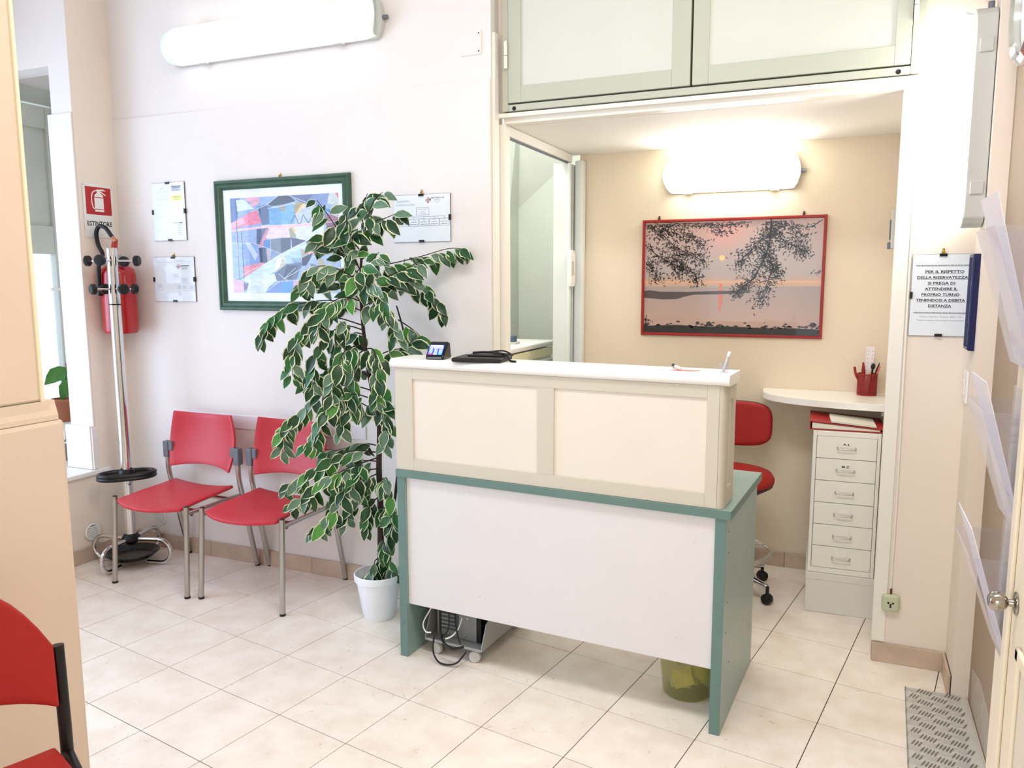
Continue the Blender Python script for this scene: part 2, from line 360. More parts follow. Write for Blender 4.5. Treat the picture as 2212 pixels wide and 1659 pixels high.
# niche and the cupboard opening above it
NX0, NX1, NZ = -1.395, .143, 2.122
wn = struct('wall_niche', G().box(-1.427, .62, YN+.004, YN+.09, 2.17, HC), WALL)
struct('niche_ceiling', G().box(-1.426, .187, YN+.051, YNB-.001, 2.127, 2.168), CEIL, wn)
struct('niche_back', G().box(-1.36, .30, YNB, YNB+.1, 0, 2.2), NICHE, wn)
struct('niche_side', G().box(.188, .29, YN+.09, YNB+.02, 0, 2.2), NICHE, wn)
struct('right_pier', G().box(.146, .62, YN, YN+.10, 0, HC), WALL, wn)
trim = struct('trim_2', G().box(-1.427, NX0, YN-.004, YN+.05, 0, 2.128).box(NX0, .19, YN-.006, YN+.05, 2.128, 2.168).box(NX1, .19, YN-.006, YN+.05, .08, 2.128), TRIM, bevel=.002)
struct('wire_duct', G().box(-1.426, -1.412, YN-.07, YN-.03, 0, 2.49), TRIM, trim)
struct('ledge', G().box(-1.427, .20, YN-.03, YN-.006, 2.150, 2.168), TRIM, trim, bevel=.002)
# right-hand walls
wr = struct('wall_right', G().box(XR, .62, 3.0, YN, 0, HC), WALL)
struct('recess_wall', G().box(.452, .62, 1.8, 3.0, 0, HC), TAUPE, wr)
struct('near_wall', G().box(.318, .62, -2.6, 1.83, 0, HC), mat('warm_white_wall', 'EFE2CE', .6, var=.015), wr)
struct('plaster_patch', G().slab([(.4505, 2.55, .02), (.4505, 2.93, .02), (.4505, 2.95, .14), (.4505, 2.80, .17), (.4505, 2.62, .15)], (.004, 0, 0)), mat('bare_plaster', 'BFB2A6', .9, var=.1, scale=20), wr)
struct('wall_front', G().box(-6.2, -1.9, -2.75, -2.6, 0, HC).box(.55, 3.2, -2.75, -2.6, 0, HC).box(-1.9, .55, -2.75, -2.6, 2.7, HC), WALL)
# back room behind the folding door
br = struct('wall_backroom', G().box(-2.3, -1.2, 4.7, 4.8, 0, 2.9).box(-2.06, -1.96, 3.25, 4.7, 0, 2.9), GREYW)
struct('backroom_ceiling', G().box(-2.3, -1.2, 3.25, 4.8, 2.6, 2.7), GREYW, br)
struct('backroom_side', G().box(-1.372, -1.3, YNB+.03, 4.75, 0, 2.65), GREYW, br)
struct('stair_soffit', G().slab([(-1.961, 4.70, 1.918), (-1.55, 4.70, 2.25), (-1.55, 4.70, 2.6), (-1.80, 4.35, 2.6)], (-.02, .01, .12)).slab([(-1.961, 4.70, 1.918), (-1.80, 4.35, 2.6), (-1.96, 3.9, 2.6), (-1.96, 4.54, 1.838)], (-.03, .0, .03)), mat('stair_paint', 'DADCD4', .8), br)
# skirting tiles
def skirting(name, x0, x1, y, hgt=.08, th=.012, first=.1, L=.33):
    g0 = G().box(x0, x1, y-.004, y, 0, hgt-.002); b = struct(name, g0, GROUT); x = x0; k = first
    while x < x1-.001:
        e = min(x+k, x1); G().box(x+.0008, e-.0008, y-th, y-.003, 0, hgt).ob('skirting_tile', BASE, b, bevel=.002); x = e; k = L
    return b
skirting('baseboard_back', XL, -1.43, YB, first=.21)
skirting('baseboard_niche', -1.33, .187, YNB, .075)
skirting('baseboard_right', .146, XR, YN, .076, first=.3)
bl = struct('baseboard_left', G().box(XL+.004, XL+.006, 2.0, YB-.012, 0, .075), GROUT)
for a, b in ((2.0, 2.3), (2.3, 2.63), (2.63, 2.96), (2.96, YB-.013)): G().box(XL+.0045, XL+.014, a+.0008, b-.0008, 0, .078).ob('skirting_tile', BASE, bl, bevel=.002)
bs_ = struct('baseboard_side', G().box(XR-.003, XR-.001, 3.001, YN-.013, 0, .076), GROUT); G().box(XR-.012, XR-.003, 3.001, YN-.013, 0, .078).ob('skirting_tile', BASE, bs_, bevel=.002)
# ------------------------------------------------------------------ wall cupboard over the niche
cu = thing('wall_cupboard', 'pale sage double-door cupboard built in above the reception niche', 'cupboard', (0, YN, 0))
CT = HC-.02
G().box(NX0, -1.368, -.034, -.002, 2.173, CT).box(.158, .195, -.034, -.002, 2.173, CT).box(-1.368, .158, -.034, -.002, 2.173, 2.2).ob('carcass_frame', CAB, cu, bevel=.003)
G().box(-1.368, .158, -.006, -.002, 2.19, CT).ob('dark_gap', BLACK, cu)
def cup_door(x0, x1, px0, px1, hx, hs):
    d = G().box(x0, px0, -.038, -.008, 2.206, CT).box(px1, x1, -.038, -.008, 2.206, CT).box(px0, px1, -.038, -.008, 2.206, 2.272).ob('door', CAB, cu, bevel=.002)
    G().box(px0-.002, px1+.002, -.030, -.012, 2.27, CT).ob('panel', CABP, d)
    G().cyl((hx, -.044, 2.345), (hx, -.044, 2.395), .008, 12).cyl((hx, -.044, 2.398), (hx, -.044, 2.45), .008, 12).lathe([(0, 0), (.006, .0), (.004, .008), (0, .01)], (hx, -.044, 2.45), 10).ob('hinge', TRIM, d, smooth=40)
cup_door(-1.366, -.604, -1.309, -.676, -1.374, 1); cup_door(-.596, .156, -.535, .105, .166, -1)
for x in (-1.34, .12): G().lathe([(0, -.002), (.009, -.002), (.009, .0), (0, .001)], (x, -.0345, 2.183), 12, axis=(0, -1, 0)).ob('screw_cap', BLACK, cu)
# ------------------------------------------------------------------ wall lamps
CLEAR = mat('clear_lamp_end', 'DDEEF0', .15, var=0, trans=.35)
def wall_lamp(label, loc, rz, L, H, D, vert=False, hd=.03, power=1.0):
    EMIT = mat('lit_diffuser_%g' % power, 'FFFDF6', .5, var=0, emit=LAMP*power)
    t = thing('wall_lamp', label, 'lamp', loc, rz, 'linear wall lamps')
    b = .028
    def shape(s, a):
        zn = math.sin(a); q = 1-.22*max(0, (abs(s)-.86)/.14)**2
        x = s*(L/2-b*zn*zn); z = zn*H/2*(1-.10*max(0, (abs(s)-.9)/.1)**2); y = -hd-(D-hd)*max(0, math.cos(a))**.55*q
        return (x, y, z)
    def fl(p): return (p[2], p[1], p[0]) if vert else p
    n = 16
    g = G().grid(lambda u, v: fl(shape(-.92+1.84*u, -PI/2+PI*v)), 24, n); g.ob('diffuser', EMIT, t, smooth=60)
    for sg in (-1, 1):
        g = G().grid(lambda u, v: fl(shape(sg*(.92+.08*u), -PI/2+PI*v)), 5, n)
        g.poly([fl(shape(sg, -PI/2+PI*k/n)) for k in range(n+1)])
        g.ob('end_cap', CLEAR, t, smooth=60)
    pr = [(L/2-.03, -H/2), (L/2-.012, -H*.36), (L/2, -H*.1), (L/2, H*.1), (L/2-.012, H*.36), (L/2-.03, H/2)]
    pr += [(-x, z) for x, z in pr[::-1]]
    G().slab([fl((x, -hd-.002, z)) for x, z in pr], (0, hd, 0)).ob('housing', GREYL, t, bevel=.004)
    for x in (-.32, .32):
        for z in (-1, 1):
            p = fl((x*L, 0, z*H/2)); q = (.004 if vert else .018), (.018 if vert else .004)
            G().box(p[0]-q[0]-.003, p[0]+q[0]+.003, -.05, -.012, p[2]-q[1]-.003, p[2]+q[1]+.003).ob('clip', GREYL, t, bevel=.002)
    a, c = fl((L/2-.002, -.018, .0)), fl((L/2+.022, -.018, 0))
    G().cyl(a, c, .010, 12).ob('cable_gland', GREYP, t, smooth=40)
    return t
wall_lamp('longest lit lamp, high on the back wall over the red chairs', (-2.553, YB+.012, 2.606), 0, 1.235, .172, .105, power=.38)
wall_lamp('lit lamp inside the niche above the red-framed sunset picture', (-.567, YNB, 1.983), 0, .655, .168, .10, power=2.6)
wall_lamp('upright lit lamp on the right wall, seen edge-on above the notice', (XR, 3.085, 1.985), -PI/2, .70, .12, .115, True, .062, 2.1)
# ------------------------------------------------------------------ framed things on the walls
def ring_frame(g, x0, x1, z0, z1, prof, mi=None):
    """mitred frame; prof [(inset, out)] goes round"""
    R = [[g.b.verts.new(p) for p in ((x0+i, -o, z0+i), (x1-i, -o, z0+i), (x1-i, -o, z1-i), (x0+i, -o, z1-i))] for i, o in prof]
    for A, B in zip(R, R[1:]):
        for k in range(4): g._f([A[k], A[(k+1) % 4], B[(k+1) % 4], B[k]], mi)
    return g
def hook(parent, x, z, m=None):
    G().box(x-.004, x+.004, -.004, 0, z+.004, z+.02).tube(arc((x, -.006, z+.006), .005, 0, 2*PI, 10, (1, 0, 0), (0, 0, 1)), .0018, 6).ob('hook', m or BRASS, parent)
GLASS = glassy('picture_glass', 'FFFFFF', .0, .01)
for n_ in GLASS.node_tree.nodes:
    if n_.type == 'BSDF_PRINCIPLED': n_.inputs['Metallic'].default_value = 1.0
rnd = random.Random(5)
# abstract painting, 0.80 x 0.635
W_, H_ = .803, .637
pt = thing('framed_painting', 'green-framed abstract painting in blues and pinks with a white mat', 'painting', (-2.932, YB, 1.318))
ring_frame(G(), 0, W_, 0, H_, [(0, 0), (0, .016), (.006, .024), (.014, .026), (.020, .019), (.026, .022), (.034, .023), (.042, .012), (.046, .010), (.046, .004)]).ob('frame', PIL_GREEN, pt, smooth=30)
G().box(.01, W_-.01, -.006, 0, .01, H_-.01).ob('mat_board', mat('white_mat', 'EEF3F8', .7, var=0), pt)
P = Print(); AW, AH = .645, .462; ax, az = .088, .088
_al = [0.0]
def A(pts, c, lay):
    _al[0] += .25; P.add([(x*AW, (1-y)*AH) for x, y in pts], c, _al[0])
A([(0,0),(1,0),(1,1),(0,1)], '9DB6DA', 0)
for pts, c in [
 ([(0,0),(.1,0),(.08,.14),(.06,.26),(0,.26)], '6C86B4'), ([(.06,.02),(.14,.02),(.2,.08),(.23,.12),(.07,.14)], 'D5E6F6'),
 ([(.14,.0),(.29,0),(.29,.06),(.22,.1),(.19,.05)], 'E7B3C6'), ([(.29,0),(.48,0),(.36,.08),(.22,.14),(.29,.05)], '8FABD6'),
 ([(.36,.08),(.46,.0),(.56,0),(.62,.06),(.50,.09),(.40,.10)], '3F4A58'), ([(.55,0),(.78,0),(.74,.1),(.66,.07)], '66729A'),
 ([(.78,0),(.93,0),(.92,.1),(.8,.14),(.74,.06)], '7F93BE'), ([(.92,0),(1,0),(1,.12),(.9,.1)], 'C6CFC9'), ([(.97,0),(1,0),(1,.06)], 'E0707A'),
 ([(0,.26),(.2,.15),(.26,.13),(.3,.27),(.1,.3),(0,.33)], 'E88FA6'), ([(0,.26),(.12,.2),(.14,.26),(0,.33)], 'F0B7C4'),
 ([(.27,.11),(.33,.08),(.4,.11),(.40,.28),(.3,.29)], '54688A'), ([(.37,.11),(.49,.12),(.49,.29),(.37,.29)], '6BA4CF'), ([(.49,.11),(.63,.09),(.6,.3),(.48,.3)], '7DB2E0'),
 ([(.45,.1),(.53,.1),(.51,.17)], 'A7A07E'), ([(.61,.07),(.7,.08),(.63,.19),(.6,.18)], 'A89F78'), ([(.68,.09),(.72,.1),(.63,.22),(.61,.2)], 'F2CF92'),
 ([(.62,.2),(.72,.1),(.83,.16),(.85,.3),(.6,.31)], 'BFCDEB'), ([(.83,.16),(.9,.18),(.9,.3),(.85,.3)], '7A7E90'), ([(.8,.12),(.97,.19),(.97,.22),(.82,.16)], '4C5468'),
 ([(.9,.2),(1,.24),(1,.3),(.88,.31)], '97616F'), ([(.89,.31),(1,.3),(1,.38),(.88,.41)], '6E4A5C'), ([(.88,.41),(1,.33),(1,.37),(.93,.43)], 'D07C7E'),
 ([(.0,.33),(.3,.3),(.88,.29),(.88,.31),(.0,.35)], 'F3C7CE'),
 ([(0,.35),(.25,.33),(.24,.45),(.1,.46),(0,.44)], '9FB6DE'), ([(.25,.33),(.36,.32),(.27,.5),(.24,.5)], '5E6E8E'), ([(.34,.33),(.37,.36),(.31,.52),(.26,.51)], 'D08F9F'),
 ([(.37,.33),(.57,.32),(.57,.43),(.36,.44),(.33,.42)], 'E8D2DA'), ([(.55,.33),(.61,.33),(.64,.43),(.56,.43)], 'A9A88F'), ([(.57,.33),(.61,.33),(.645,.43),(.625,.43)], 'F0CF86'),
 ([(.6,.32),(.87,.31),(.86,.42),(.72,.47),(.62,.46)], 'DCE3F2'), ([(.36,.44),(.47,.43),(.47,.6),(.38,.58)], '7A8797'), ([(.47,.43),(.56,.43),(.56,.6),(.47,.62)], '556273'),
 ([(.56,.43),(.62,.44),(.72,.47),(.58,.58)], '5A5E7C'), ([(.31,.45),(.37,.44),(.37,.55),(.3,.53)], '4F86BE'),
 ([(.26,.53),(.33,.52),(.35,.7),(.27,.68)], '42516E'), ([(.33,.54),(.37,.55),(.37,.69),(.34,.7)], 'B3AFB2'), ([(.37,.56),(.5,.61),(.42,.68),(.37,.69)], '8496BA'),
 ([(0,.45),(.1,.47),(.1,.84),(0,.84)], 'A9C3EA'), ([(.1,.47),(.2,.46),(.25,.52),(.27,.68),(.13,.72)], '8EA8D8'), ([(.13,.47),(.18,.47),(.25,.6),(.22,.66)], 'C3D2EC'),
 ([(.1,.72),(.3,.68),(.3,.72),(.1,.84)], 'E497A6'), ([(.08,.86),(.45,.6),(.75,.44),(.82,.45),(.6,.62),(.4,.78),(.2,.9)], 'CFE2F4'),
 ([(.45,.63),(.49,.62),(.5,.7),(.4,.78),(.42,.66)], 'F1E6DC'), ([(.48,.63),(.51,.7),(.44,.77)], 'C9C8B0'), ([(.5,.62),(.66,.54),(.66,.68),(.52,.7)], 'B5D4F2'),
 ([(.65,.55),(.72,.58),(.7,.62),(.66,.64)], 'B9AE99'), ([(.71,.55),(.77,.58),(.72,.62)], 'F0AFA0'), ([(.7,.47),(.82,.45),(.8,.56),(.74,.57)], '6C6C8C'),
 ([(.66,.64),(.76,.59),(.7,.72),(.66,.72)], '3D4258'), ([(.4,.8),(.52,.7),(.66,.7),(.6,.86),(.42,.88)], '6B7890'), ([(.52,.71),(.62,.72),(.55,.86),(.48,.84)], '4E596C'),
 ([(.76,.6),(.9,.5),(1,.5),(1,.75),(.8,.8),(.7,.74)], 'A6BBDD'), ([(.8,.65),(.86,.66),(.88,.85),(.82,.85)], 'B5B08E'), ([(.74,.7),(.8,.72),(.78,.84),(.72,.8)], '6D7793'),
 ([(.1,.87),(.4,.8),(.42,.88),(.15,.9)], 'DCEAF7'), ([(0,.86),(.1,.87),(.1,1),(0,1)], 'E6BBD6'), ([(.1,.9),(.15,.9),(.15,.97),(.1,.97)], '86789A'),
 ([(.15,.9),(.4,.88),(.3,1),(.12,1)], 'D9E6F5'), ([(.3,1),(.36,.92),(.5,.88),(.5,1)], '7A96CC'), ([(.46,.9),(.58,.87),(.57,1),(.46,1)], '5F9EDB'),
 ([(.57,.88),(.63,.88),(.62,1),(.57,1)], 'D7AFCF'), ([(.63,.88),(.78,.86),(.74,1),(.62,1)], '8CBBE6'), ([(.78,.86),(.86,.86),(.87,1),(.76,1)], '848EA8'), ([(.86,.84),(.9,.85),(.92,1),(.87,1)], 'E6CFA0'), ([(.9,.75),(1,.74),(1,1),(.92,1)], 'BAC9E2'),
 ([(.86,.14),(.93,.16),(.9,.2)], '3F84BE')]: A(pts, c, 1)
for pts in [[(0,.35),(.33,.3),(1,.285)],[(.0,.86),(.45,.62),(.75,.44)],[(.2,.15),(.36,.08),(.46,0)],[(.56,0),(.7,.07),(1,.24)],[(.05,.3),(.06,.86),(.1,1)],[(.0,.48),(.2,.47),(.36,.54),(.5,.61)],[(.68,.74),(.82,.57),(.95,.45)],[(.36,.12),(.45,.115),(.62,.08)],[(.05,.87),(.42,.88),(.86,.86)],[(.3,1),(.42,.9),(.7,.72)],[(.44,.8),(.5,.86),(.54,.88)],[(.46,.88),(.6,.74)]]:
    for a, b in zip(pts, pts[1:]): P.line((a[0]*AW, (1-a[1])*AH), (b[0]*AW, (1-b[1])*AH), .0022, 'E9EFFA', 21)
zz = [(.57,.28),(.61,.2),(.64,.29),(.66,.29),(.685,.2),(.73,.29),(.77,.2),(.81,.28)]
for a, b in zip(zz, zz[1:]): P.line((a[0]*AW, (1-a[1])*AH), (b[0]*AW, (1-b[1])*AH), .0025, '3C4A78', 21)
for x0, x1, y in ((.055, .06, .0), (.1, .105, .35)): P.line((x0*AW, (1-y)*AH), (x1*AW, .14*AH), .002, '4A5E94', 22)
for k in range(9): P.line((.375*AW, (1-.46-k*.014)*AH), (.375*AW, (1-.468-k*.014)*AH), .003, 'F3F6FA', 23); P.line((.57*AW, (1-.45-k*.014)*AH), (.57*AW, (1-.458-k*.014)*AH), .003, 'F3F6FA', 23)
for k in range(8): P.line(((.57+k*.011)*AW, (1-.64)*AH), ((.585+k*.011)*AW, (1-.70)*AH), .0016, '3F5276', 23)
P.ob('artwork', pt, attr_mat('painted_paper', .6, .22), (ax, -.0065, az))
G().box(.044, W_-.044, -.0095, -.0085, .044, H_-.044).ob('glass', GLASS, pt)
hook(pt, .40, H_)
# sunset photograph, 0.895 x 0.597
W_, H_ = .897, .597
sp = thing('framed_photo', 'red-framed photograph of a lake sunset through hanging branches', 'picture', (-1.010, YNB, 1.175))
ring_frame(G(), 0, W_, 0, H_, [(0, 0), (0, .014), (.003, .018), (.011, .018), (.014, .013), (.014, .004)]).ob('frame', DARKRED, sp, smooth=30)
G().box(.006, W_-.006, -.005, 0, .006, H_-.006).ob('backing', WHITE, sp)
P = Print(); AW, AH = W_-.026, H_-.026
def mixc(a, b, t): return tuple(x*(1-t)+y*t for x, y in zip(a, b))
def hx(s): return tuple(int(s[i:i+2], 16)/255 for i in (0, 2, 4))
NU, NV = 36, 40
for i in range(NU):
    for j in range(NV):
        u, v = (i+.5)/NU, (j+.5)/NV
        if v < .53:
            c = mixc(hx('C7A79E'), hx('B4A5A1'), min(1, v/.4)); k = math.exp(-((u-.47)/.12)**2-((v-.08)/.16)**2); c = mixc(c, hx('E89D92'), .85*k)
            k2 = math.exp(-((u-.75)/.3)**2-((v-.3)/.2)**2); c = mixc(c, hx('BDAFA8'), .5*k2); c = mixc(c, hx('D7A588'), max(0, (v-.47)/.06)*.6)
        elif v < .585: c = mixc(hx('DFAE88'), hx('C0A294'), (v-.53)/.055)
        else:
            c = mixc(hx('AB9B96'), hx('C4A496'), min(1, (v-.585)/.3)); c = mixc(c, hx('8F7F7C'), max(0, u-.8)*1.4)
        P.rect(i/NU*AW, (i+1)/NU*AW, (1-(j+1)/NV)*AH, (1-j/NV)*AH, c, 0)
def Q(pts, c, lay): P.add([(x*AW, (1-y)*AH) for x, y in pts], c, lay)
for y, x0, x1 in ((.55, .443, .462), (.60, .441, .463), (.65, .440, .466), (.70, .442, .464), (.75, .444, .458)):
    Q([(x0, y), (x1, y), (x1-.001, y+.045), (x0+.002, y+.045)], 'E0765F', 1)
P.add([((.455+.0155*math.cos(k*PI/9))*AW, (1-.325)*AH+.0155*AW*math.sin(k*PI/9)) for k in range(18)], 'F7D58A', 1)
Q([(0,.62),(.03,.61),(.1,.625),(.28,.625),(.46,.615),(.62,.62),(.62,.63),(.45,.645),(.3,.65),(.24,.67),(.2,.69),(.12,.695),(0,.68)], '4A3F3E', 2)
Q([(0,.94),(.2,.925),(.35,.935),(.5,.93),(.7,.94),(.85,.935),(1,.945),(1,1),(0,1)], '1D1A1B', 2)
for k in range(90):
    x = rnd.random(); y = .925+rnd.random()*.03-.03*(rnd.random() > .8); r = .004+.006*rnd.random()
    Q([(x-r*1.6, y), (x-r*.6, y-r*1.6), (x+r*.8, y-r*1.5), (x+r*1.6, y)], '262124', 3)
for x, y, r in ((.325, .905, .012), (.39, .91, .016), (.965, .905, .018), (.93, .925, .01)): Q([(x+r*math.cos(a), y+r*1.3*math.sin(a)) for a in [k*PI/5 for k in range(10)]], '3B3536', 3)
Q([(.02, .55), (.05, .545), (.045, .555)], '4A3F3E', 3); Q([(.026,.55),(.028,.44),(.03,.55)], '4A3F3E', 3)
def leafy(path, spread, n, w):
    for a, b in zip(path, path[1:]): P.line((a[0]*AW, (1-a[1])*AH), (b[0]*AW, (1-b[1])*AH), w, '2A2223', 4)
    for _ in range(n):
        k = rnd.randrange(len(path)-1); t = rnd.random(); a, b = path[k], path[k+1]
        x = a[0]*(1-t)+b[0]*t+rnd.gauss(0, spread); y = a[1]*(1-t)+b[1]*t+rnd.gauss(0, spread*1.1)
        if not (.004 < x < .99 and .01 < y < .98): continue
        an = rnd.uniform(0, PI*2); L = rnd.uniform(.012, .026); ww = L*.15
        x1, y1 = x+L*math.cos(an), y+L*1.5*math.sin(an); nx, ny = -math.sin(an)*ww, math.cos(an)*ww*1.5
        if not (.002 < x1 < .998 and .005 < y1 < .99): continue
        Q([(x, y), ((x+x1)/2+nx, (y+y1)/2+ny), (x1, y1), ((x+x1)/2-nx, (y+y1)/2-ny)], rnd.choice(('2A2122', '382D2D', '1C1617', '463938')), 4)
for path, sp_, n, w in [
 ([(.0,.02),(.1,.1),(.18,.22),(.28,.3),(.36,.36)], .03, 260, .003), ([(.05,.0),(.14,.05),(.25,.12),(.34,.22)], .03, 220, .002), ([(.0,.2),(.08,.3),(.18,.38),(.3,.46),(.32,.56)], .028, 240, .003),
 ([(.0,.35),(.06,.44),(.09,.54)], .022, 110, .002), ([(.18,.22),(.22,.4),(.2,.5)], .025, 130, .002), ([(.1,.0),(.3,.02),(.45,.04),(.6,.02)], .02, 190, .002), ([(.36,.02),(.42,.09),(.5,.1)], .018, 60, .0015),
 ([(.72,.0),(.72,.14),(.70,.3),(.64,.5),(.55,.62)], .03, 300, .006), ([(.72,.1),(.66,.2),(.57,.33),(.56,.4)], .03, 190, .003), ([(.71,.25),(.74,.42),(.7,.6),(.66,.74)], .028, 240, .003),
 ([(.73,.08),(.8,.2),(.88,.25),(.9,.32)], .03, 220, .003), ([(.72,.02),(.82,.06),(.9,.16)], .025, 140, .002), ([(.68,.3),(.76,.45),(.78,.5)], .022, 90, .002), ([(.60,.55),(.53,.66)], .02, 80, .002), ([(.99,.02),(.95,.06),(.9,.09)], .006, 10, .003), ([(.99,.44),(.975,.47)], .01, 10, .001), ([(0,.88),(.02,.9)], .015, 20, .001)]:
    leafy(path, sp_, int(n*1.5), w*1.3)
P.ob('photo_print', sp, attr_mat('photo_paper', .35), (.013, -.0055, .013))
G().box(.012, W_-.012, -.0085, -.0075, .012, H_-.012).ob('glass', GLASS, sp)
BRONZE = mat('dark_bronze', '4A3C30', .4, .7, var=0)
for x in (.085, .79): hook(sp, x, H_, BRONZE)
# clip-framed sheets
PAPER = mat('paper_white', 'EEF3F8', .6, var=0)
def clip_frame(name, label, loc, rz, w, hgt, P, cat='notice', hooked=True):
    t = thing(name, label, cat, loc, rz)
    G().box(0, w, -.006, 0, 0, hgt).ob('backboard', GREYP, t)
    G().box(.001, w-.001, -.007, -.006, .001, hgt-.001).ob('sheet', PAPER, t)
    P.ob('printing', t, PRINT, (0, -.0071, 0))
    G().box(0, w, -.0105, -.0085, 0, hgt).ob('glass', GLASS, t)
    for a in ((w/2-.012, w/2+.012, hgt-.008, hgt+.002), (w/2-.012, w/2+.012, -.002, .008), (-.002, .006, hgt/2-.012, hgt/2+.012), (w-.006, w+.002, hgt/2-.012, hgt/2+.012)):
        G().box(a[0], a[1], -.0125, .0, a[2], a[3]).ob('clip', BLACK, t)
    if hooked: hook(t, w/2, hgt)
    return t
def scribble(P, x, z, w, n, hgt=.003, gap=.0055, col='9AA3B4', al='c'):
    for k in range(n):
        ww = w*rnd.uniform(.7, 1); x0 = x-ww/2 if al == 'c' else x
        q = x0
        while q < x0+ww:
            e = min(q+rnd.uniform(.006, .02), x0+ww); P.rect(q, e, z-k*gap, z-k*gap+hgt, col, 1); q = e+.003
P = Print(); w, hh = .222, .294
P.text('PIANTA', .07, hh-.032, .005, '8A93A8', 1); P.frame(.035, .115, hh-.085, hh-.045, .0008, 'A5B0C4', 1); P.line((.06, hh-.085), (.06, hh-.045), .0008, 'A5B0C4', 1); P.line((.09, hh-.085), (.09, hh-.045), .0008, 'A5B0C4', 1)
P.rect(.135, .202, hh-.045, hh-.018, 'C3CAD8', 1); P.rect(.137, .200, hh-.0235, hh-.019, '3A4152', 2); P.rect(.145, .192, hh-.031, hh-.027, '3A4152', 2); scribble(P, .168, hh-.038, .055, 2, .0018, .0035)
P.rect(.134, .203, hh-.092, hh-.066, 'F0EC6A', 1); P.text('PLANIMETRIA DI', .168, hh-.077, .0055, '4A4A38', 2, .015); P.text('USCITA', .168, hh-.088, .0055, '4A4A38', 2, .015)
P.frame(.02, .2, .05, hh-.11, .0008, 'C2CBDB', 1); P.line((.02, .12), (.2, .12), .0008, 'C2CBDB', 1); P.line((.12, .05), (.12, hh-.11), .0008, 'C2CBDB', 1)
P.rect(.135, .2, .088, .091, '8A95B4', 1); P.rect(.178, .2, .086, .092, '8A95B4', 1)
for k in range(5): scribble(P, .18, .075-k*.012, .03, 1)
clip_frame('floor_plan_sheet', 'upper portrait sheet with a yellow label, left of the painting', (-3.360, YB, 1.672), 0, w, hh, P, hooked=False)
def cross(P, x, z, r, c1='C0566E', c2='5A6CA8'):
    P.rect(x-r*.32, x+r*.32, z-r, z+r, c1, 1); P.rect(x-r, x+r, z-r*.32, z+r*.32, c1, 1); P.line((x-r*.8, z), (x+r*.8, z), r*.16, 'EEF3F8', 2); P.line((x, z-r*.8), (x, z+r*.8), r*.16, 'EEF3F8', 2)
P = Print(); w, hh = .281, .23
P.text('ORGANIGRAMMA', .19, hh-.022, .004, '9AA6C4', 1); P.line((.03, hh-.026), (.26, hh-.026), .0006, 'A5B0C4', 1); cross(P, .172, hh-.05, .012); P.rect(.184, .247, hh-.048, hh-.0435, '596080', 1); scribble(P, .215, hh-.054, .05, 4, .0018, .0035)
for a in ((.13, .172, .118, .145), (.182, .238, .098, .122), (.16, .182, .066, .086), (.188, .232, .058, .084), (.236, .276, .058, .084), (.165, .185, .03, .052), (.02, .06, .06, .09)):
    P.frame(*a, .0008, '8E9ABC', 1); scribble(P, (a[0]+a[1])/2, a[3]-.007, (a[1]-a[0])*.75, 3, .002, .005, 'A0A9C2')
P.line((.13, .094), (.255, .094), .0008, '8E9ABC', 1); P.line((.02, .02), (.26, .02), .0006, 'B5BDD0', 1)
clip_frame('organisation_chart', 'lower landscape chart in a clip frame beneath the yellow-labelled sheet', (-3.379, YB, 1.358), 0, w, hh, P)
P = Print(); w, hh = .287, .207
P.text('ORGANIGRAMMA', .05, hh-.03, .006, '8C93A0', 1); P.line((.015, hh-.0315), (.086, hh-.0315), .0006, '8C93A0', 1); P.text('SICUREZZA SUL LAVORO', .062, hh-.045, .006, '8C93A0', 1); P.line((.012, hh-.0465), (.115, hh-.0465), .0006, '8C93A0', 1)
cross(P, .178, hh-.027, .013, 'C8525F'); P.rect(.184, .192, hh-.027, hh-.02, '2E2E48', 2); P.text('AMBIENTE MEDICO CURE', .225, hh-.02, .0055, '2E333D', 1, .015, .066); P.text('V. dei Carmini', .222, hh-.028, .0045, '5A626E', 1); P.text('tel. fax e recapito', .222, hh-.034, .0035, '7A828E', 1); P.text('Como', .222, hh-.0395, .0035, '7A828E', 1)
P.frame(.118, .182, hh-.09, hh-.057, .0012, '3A404A', 1); P.text('DATORE DI LAVORO', .15, hh-.0665, .0036, '8A4A58', 2); P.text('DOTT.SSA', .15, hh-.077, .0036, '3A404A', 2); P.text('MARIA ROSSI', .15, hh-.0855, .0036, '3A404A', 2)
P.line((.052, hh-.097), (.262, hh-.097), .0012, '3A404A', 1)
for k, x in enumerate((.052, .104, .156, .208, .259)):
    P.line((x, hh-.106), (x, hh-.097), .0012, '3A404A', 1); P.frame(x-.0245, x+.0245, hh-.138, hh-.106, .0012, '3A404A', 1)
    P.text(('R.S.P.P.', 'R.L.S.', 'ADDETTI', 'ADDETTO', 'MEDICO')[k], x, hh-.1125, .003, '8A4A58', 2); scribble(P, x, hh-.121, .035, 1, .0022, .005, '6A727E'); scribble(P, x, hh-.131, .041, 1, .0022, .005, '50565E')
clip_frame('safety_chart', 'clip-framed organisation chart right of the painting behind the ficus', (-1.904, YB, 1.634), 0, w, hh, P)
P = Print(); w, hh = .197, .291
for z in (hh-.041, .082):
    for k in range(38): P.rect(.013+k*.0045, .0155+k*.0045, z, z+.003, '1B1B1F', 1)
    P.rect(.013, .184, z-.0018, z-.0008, '1B1B1F', 1)
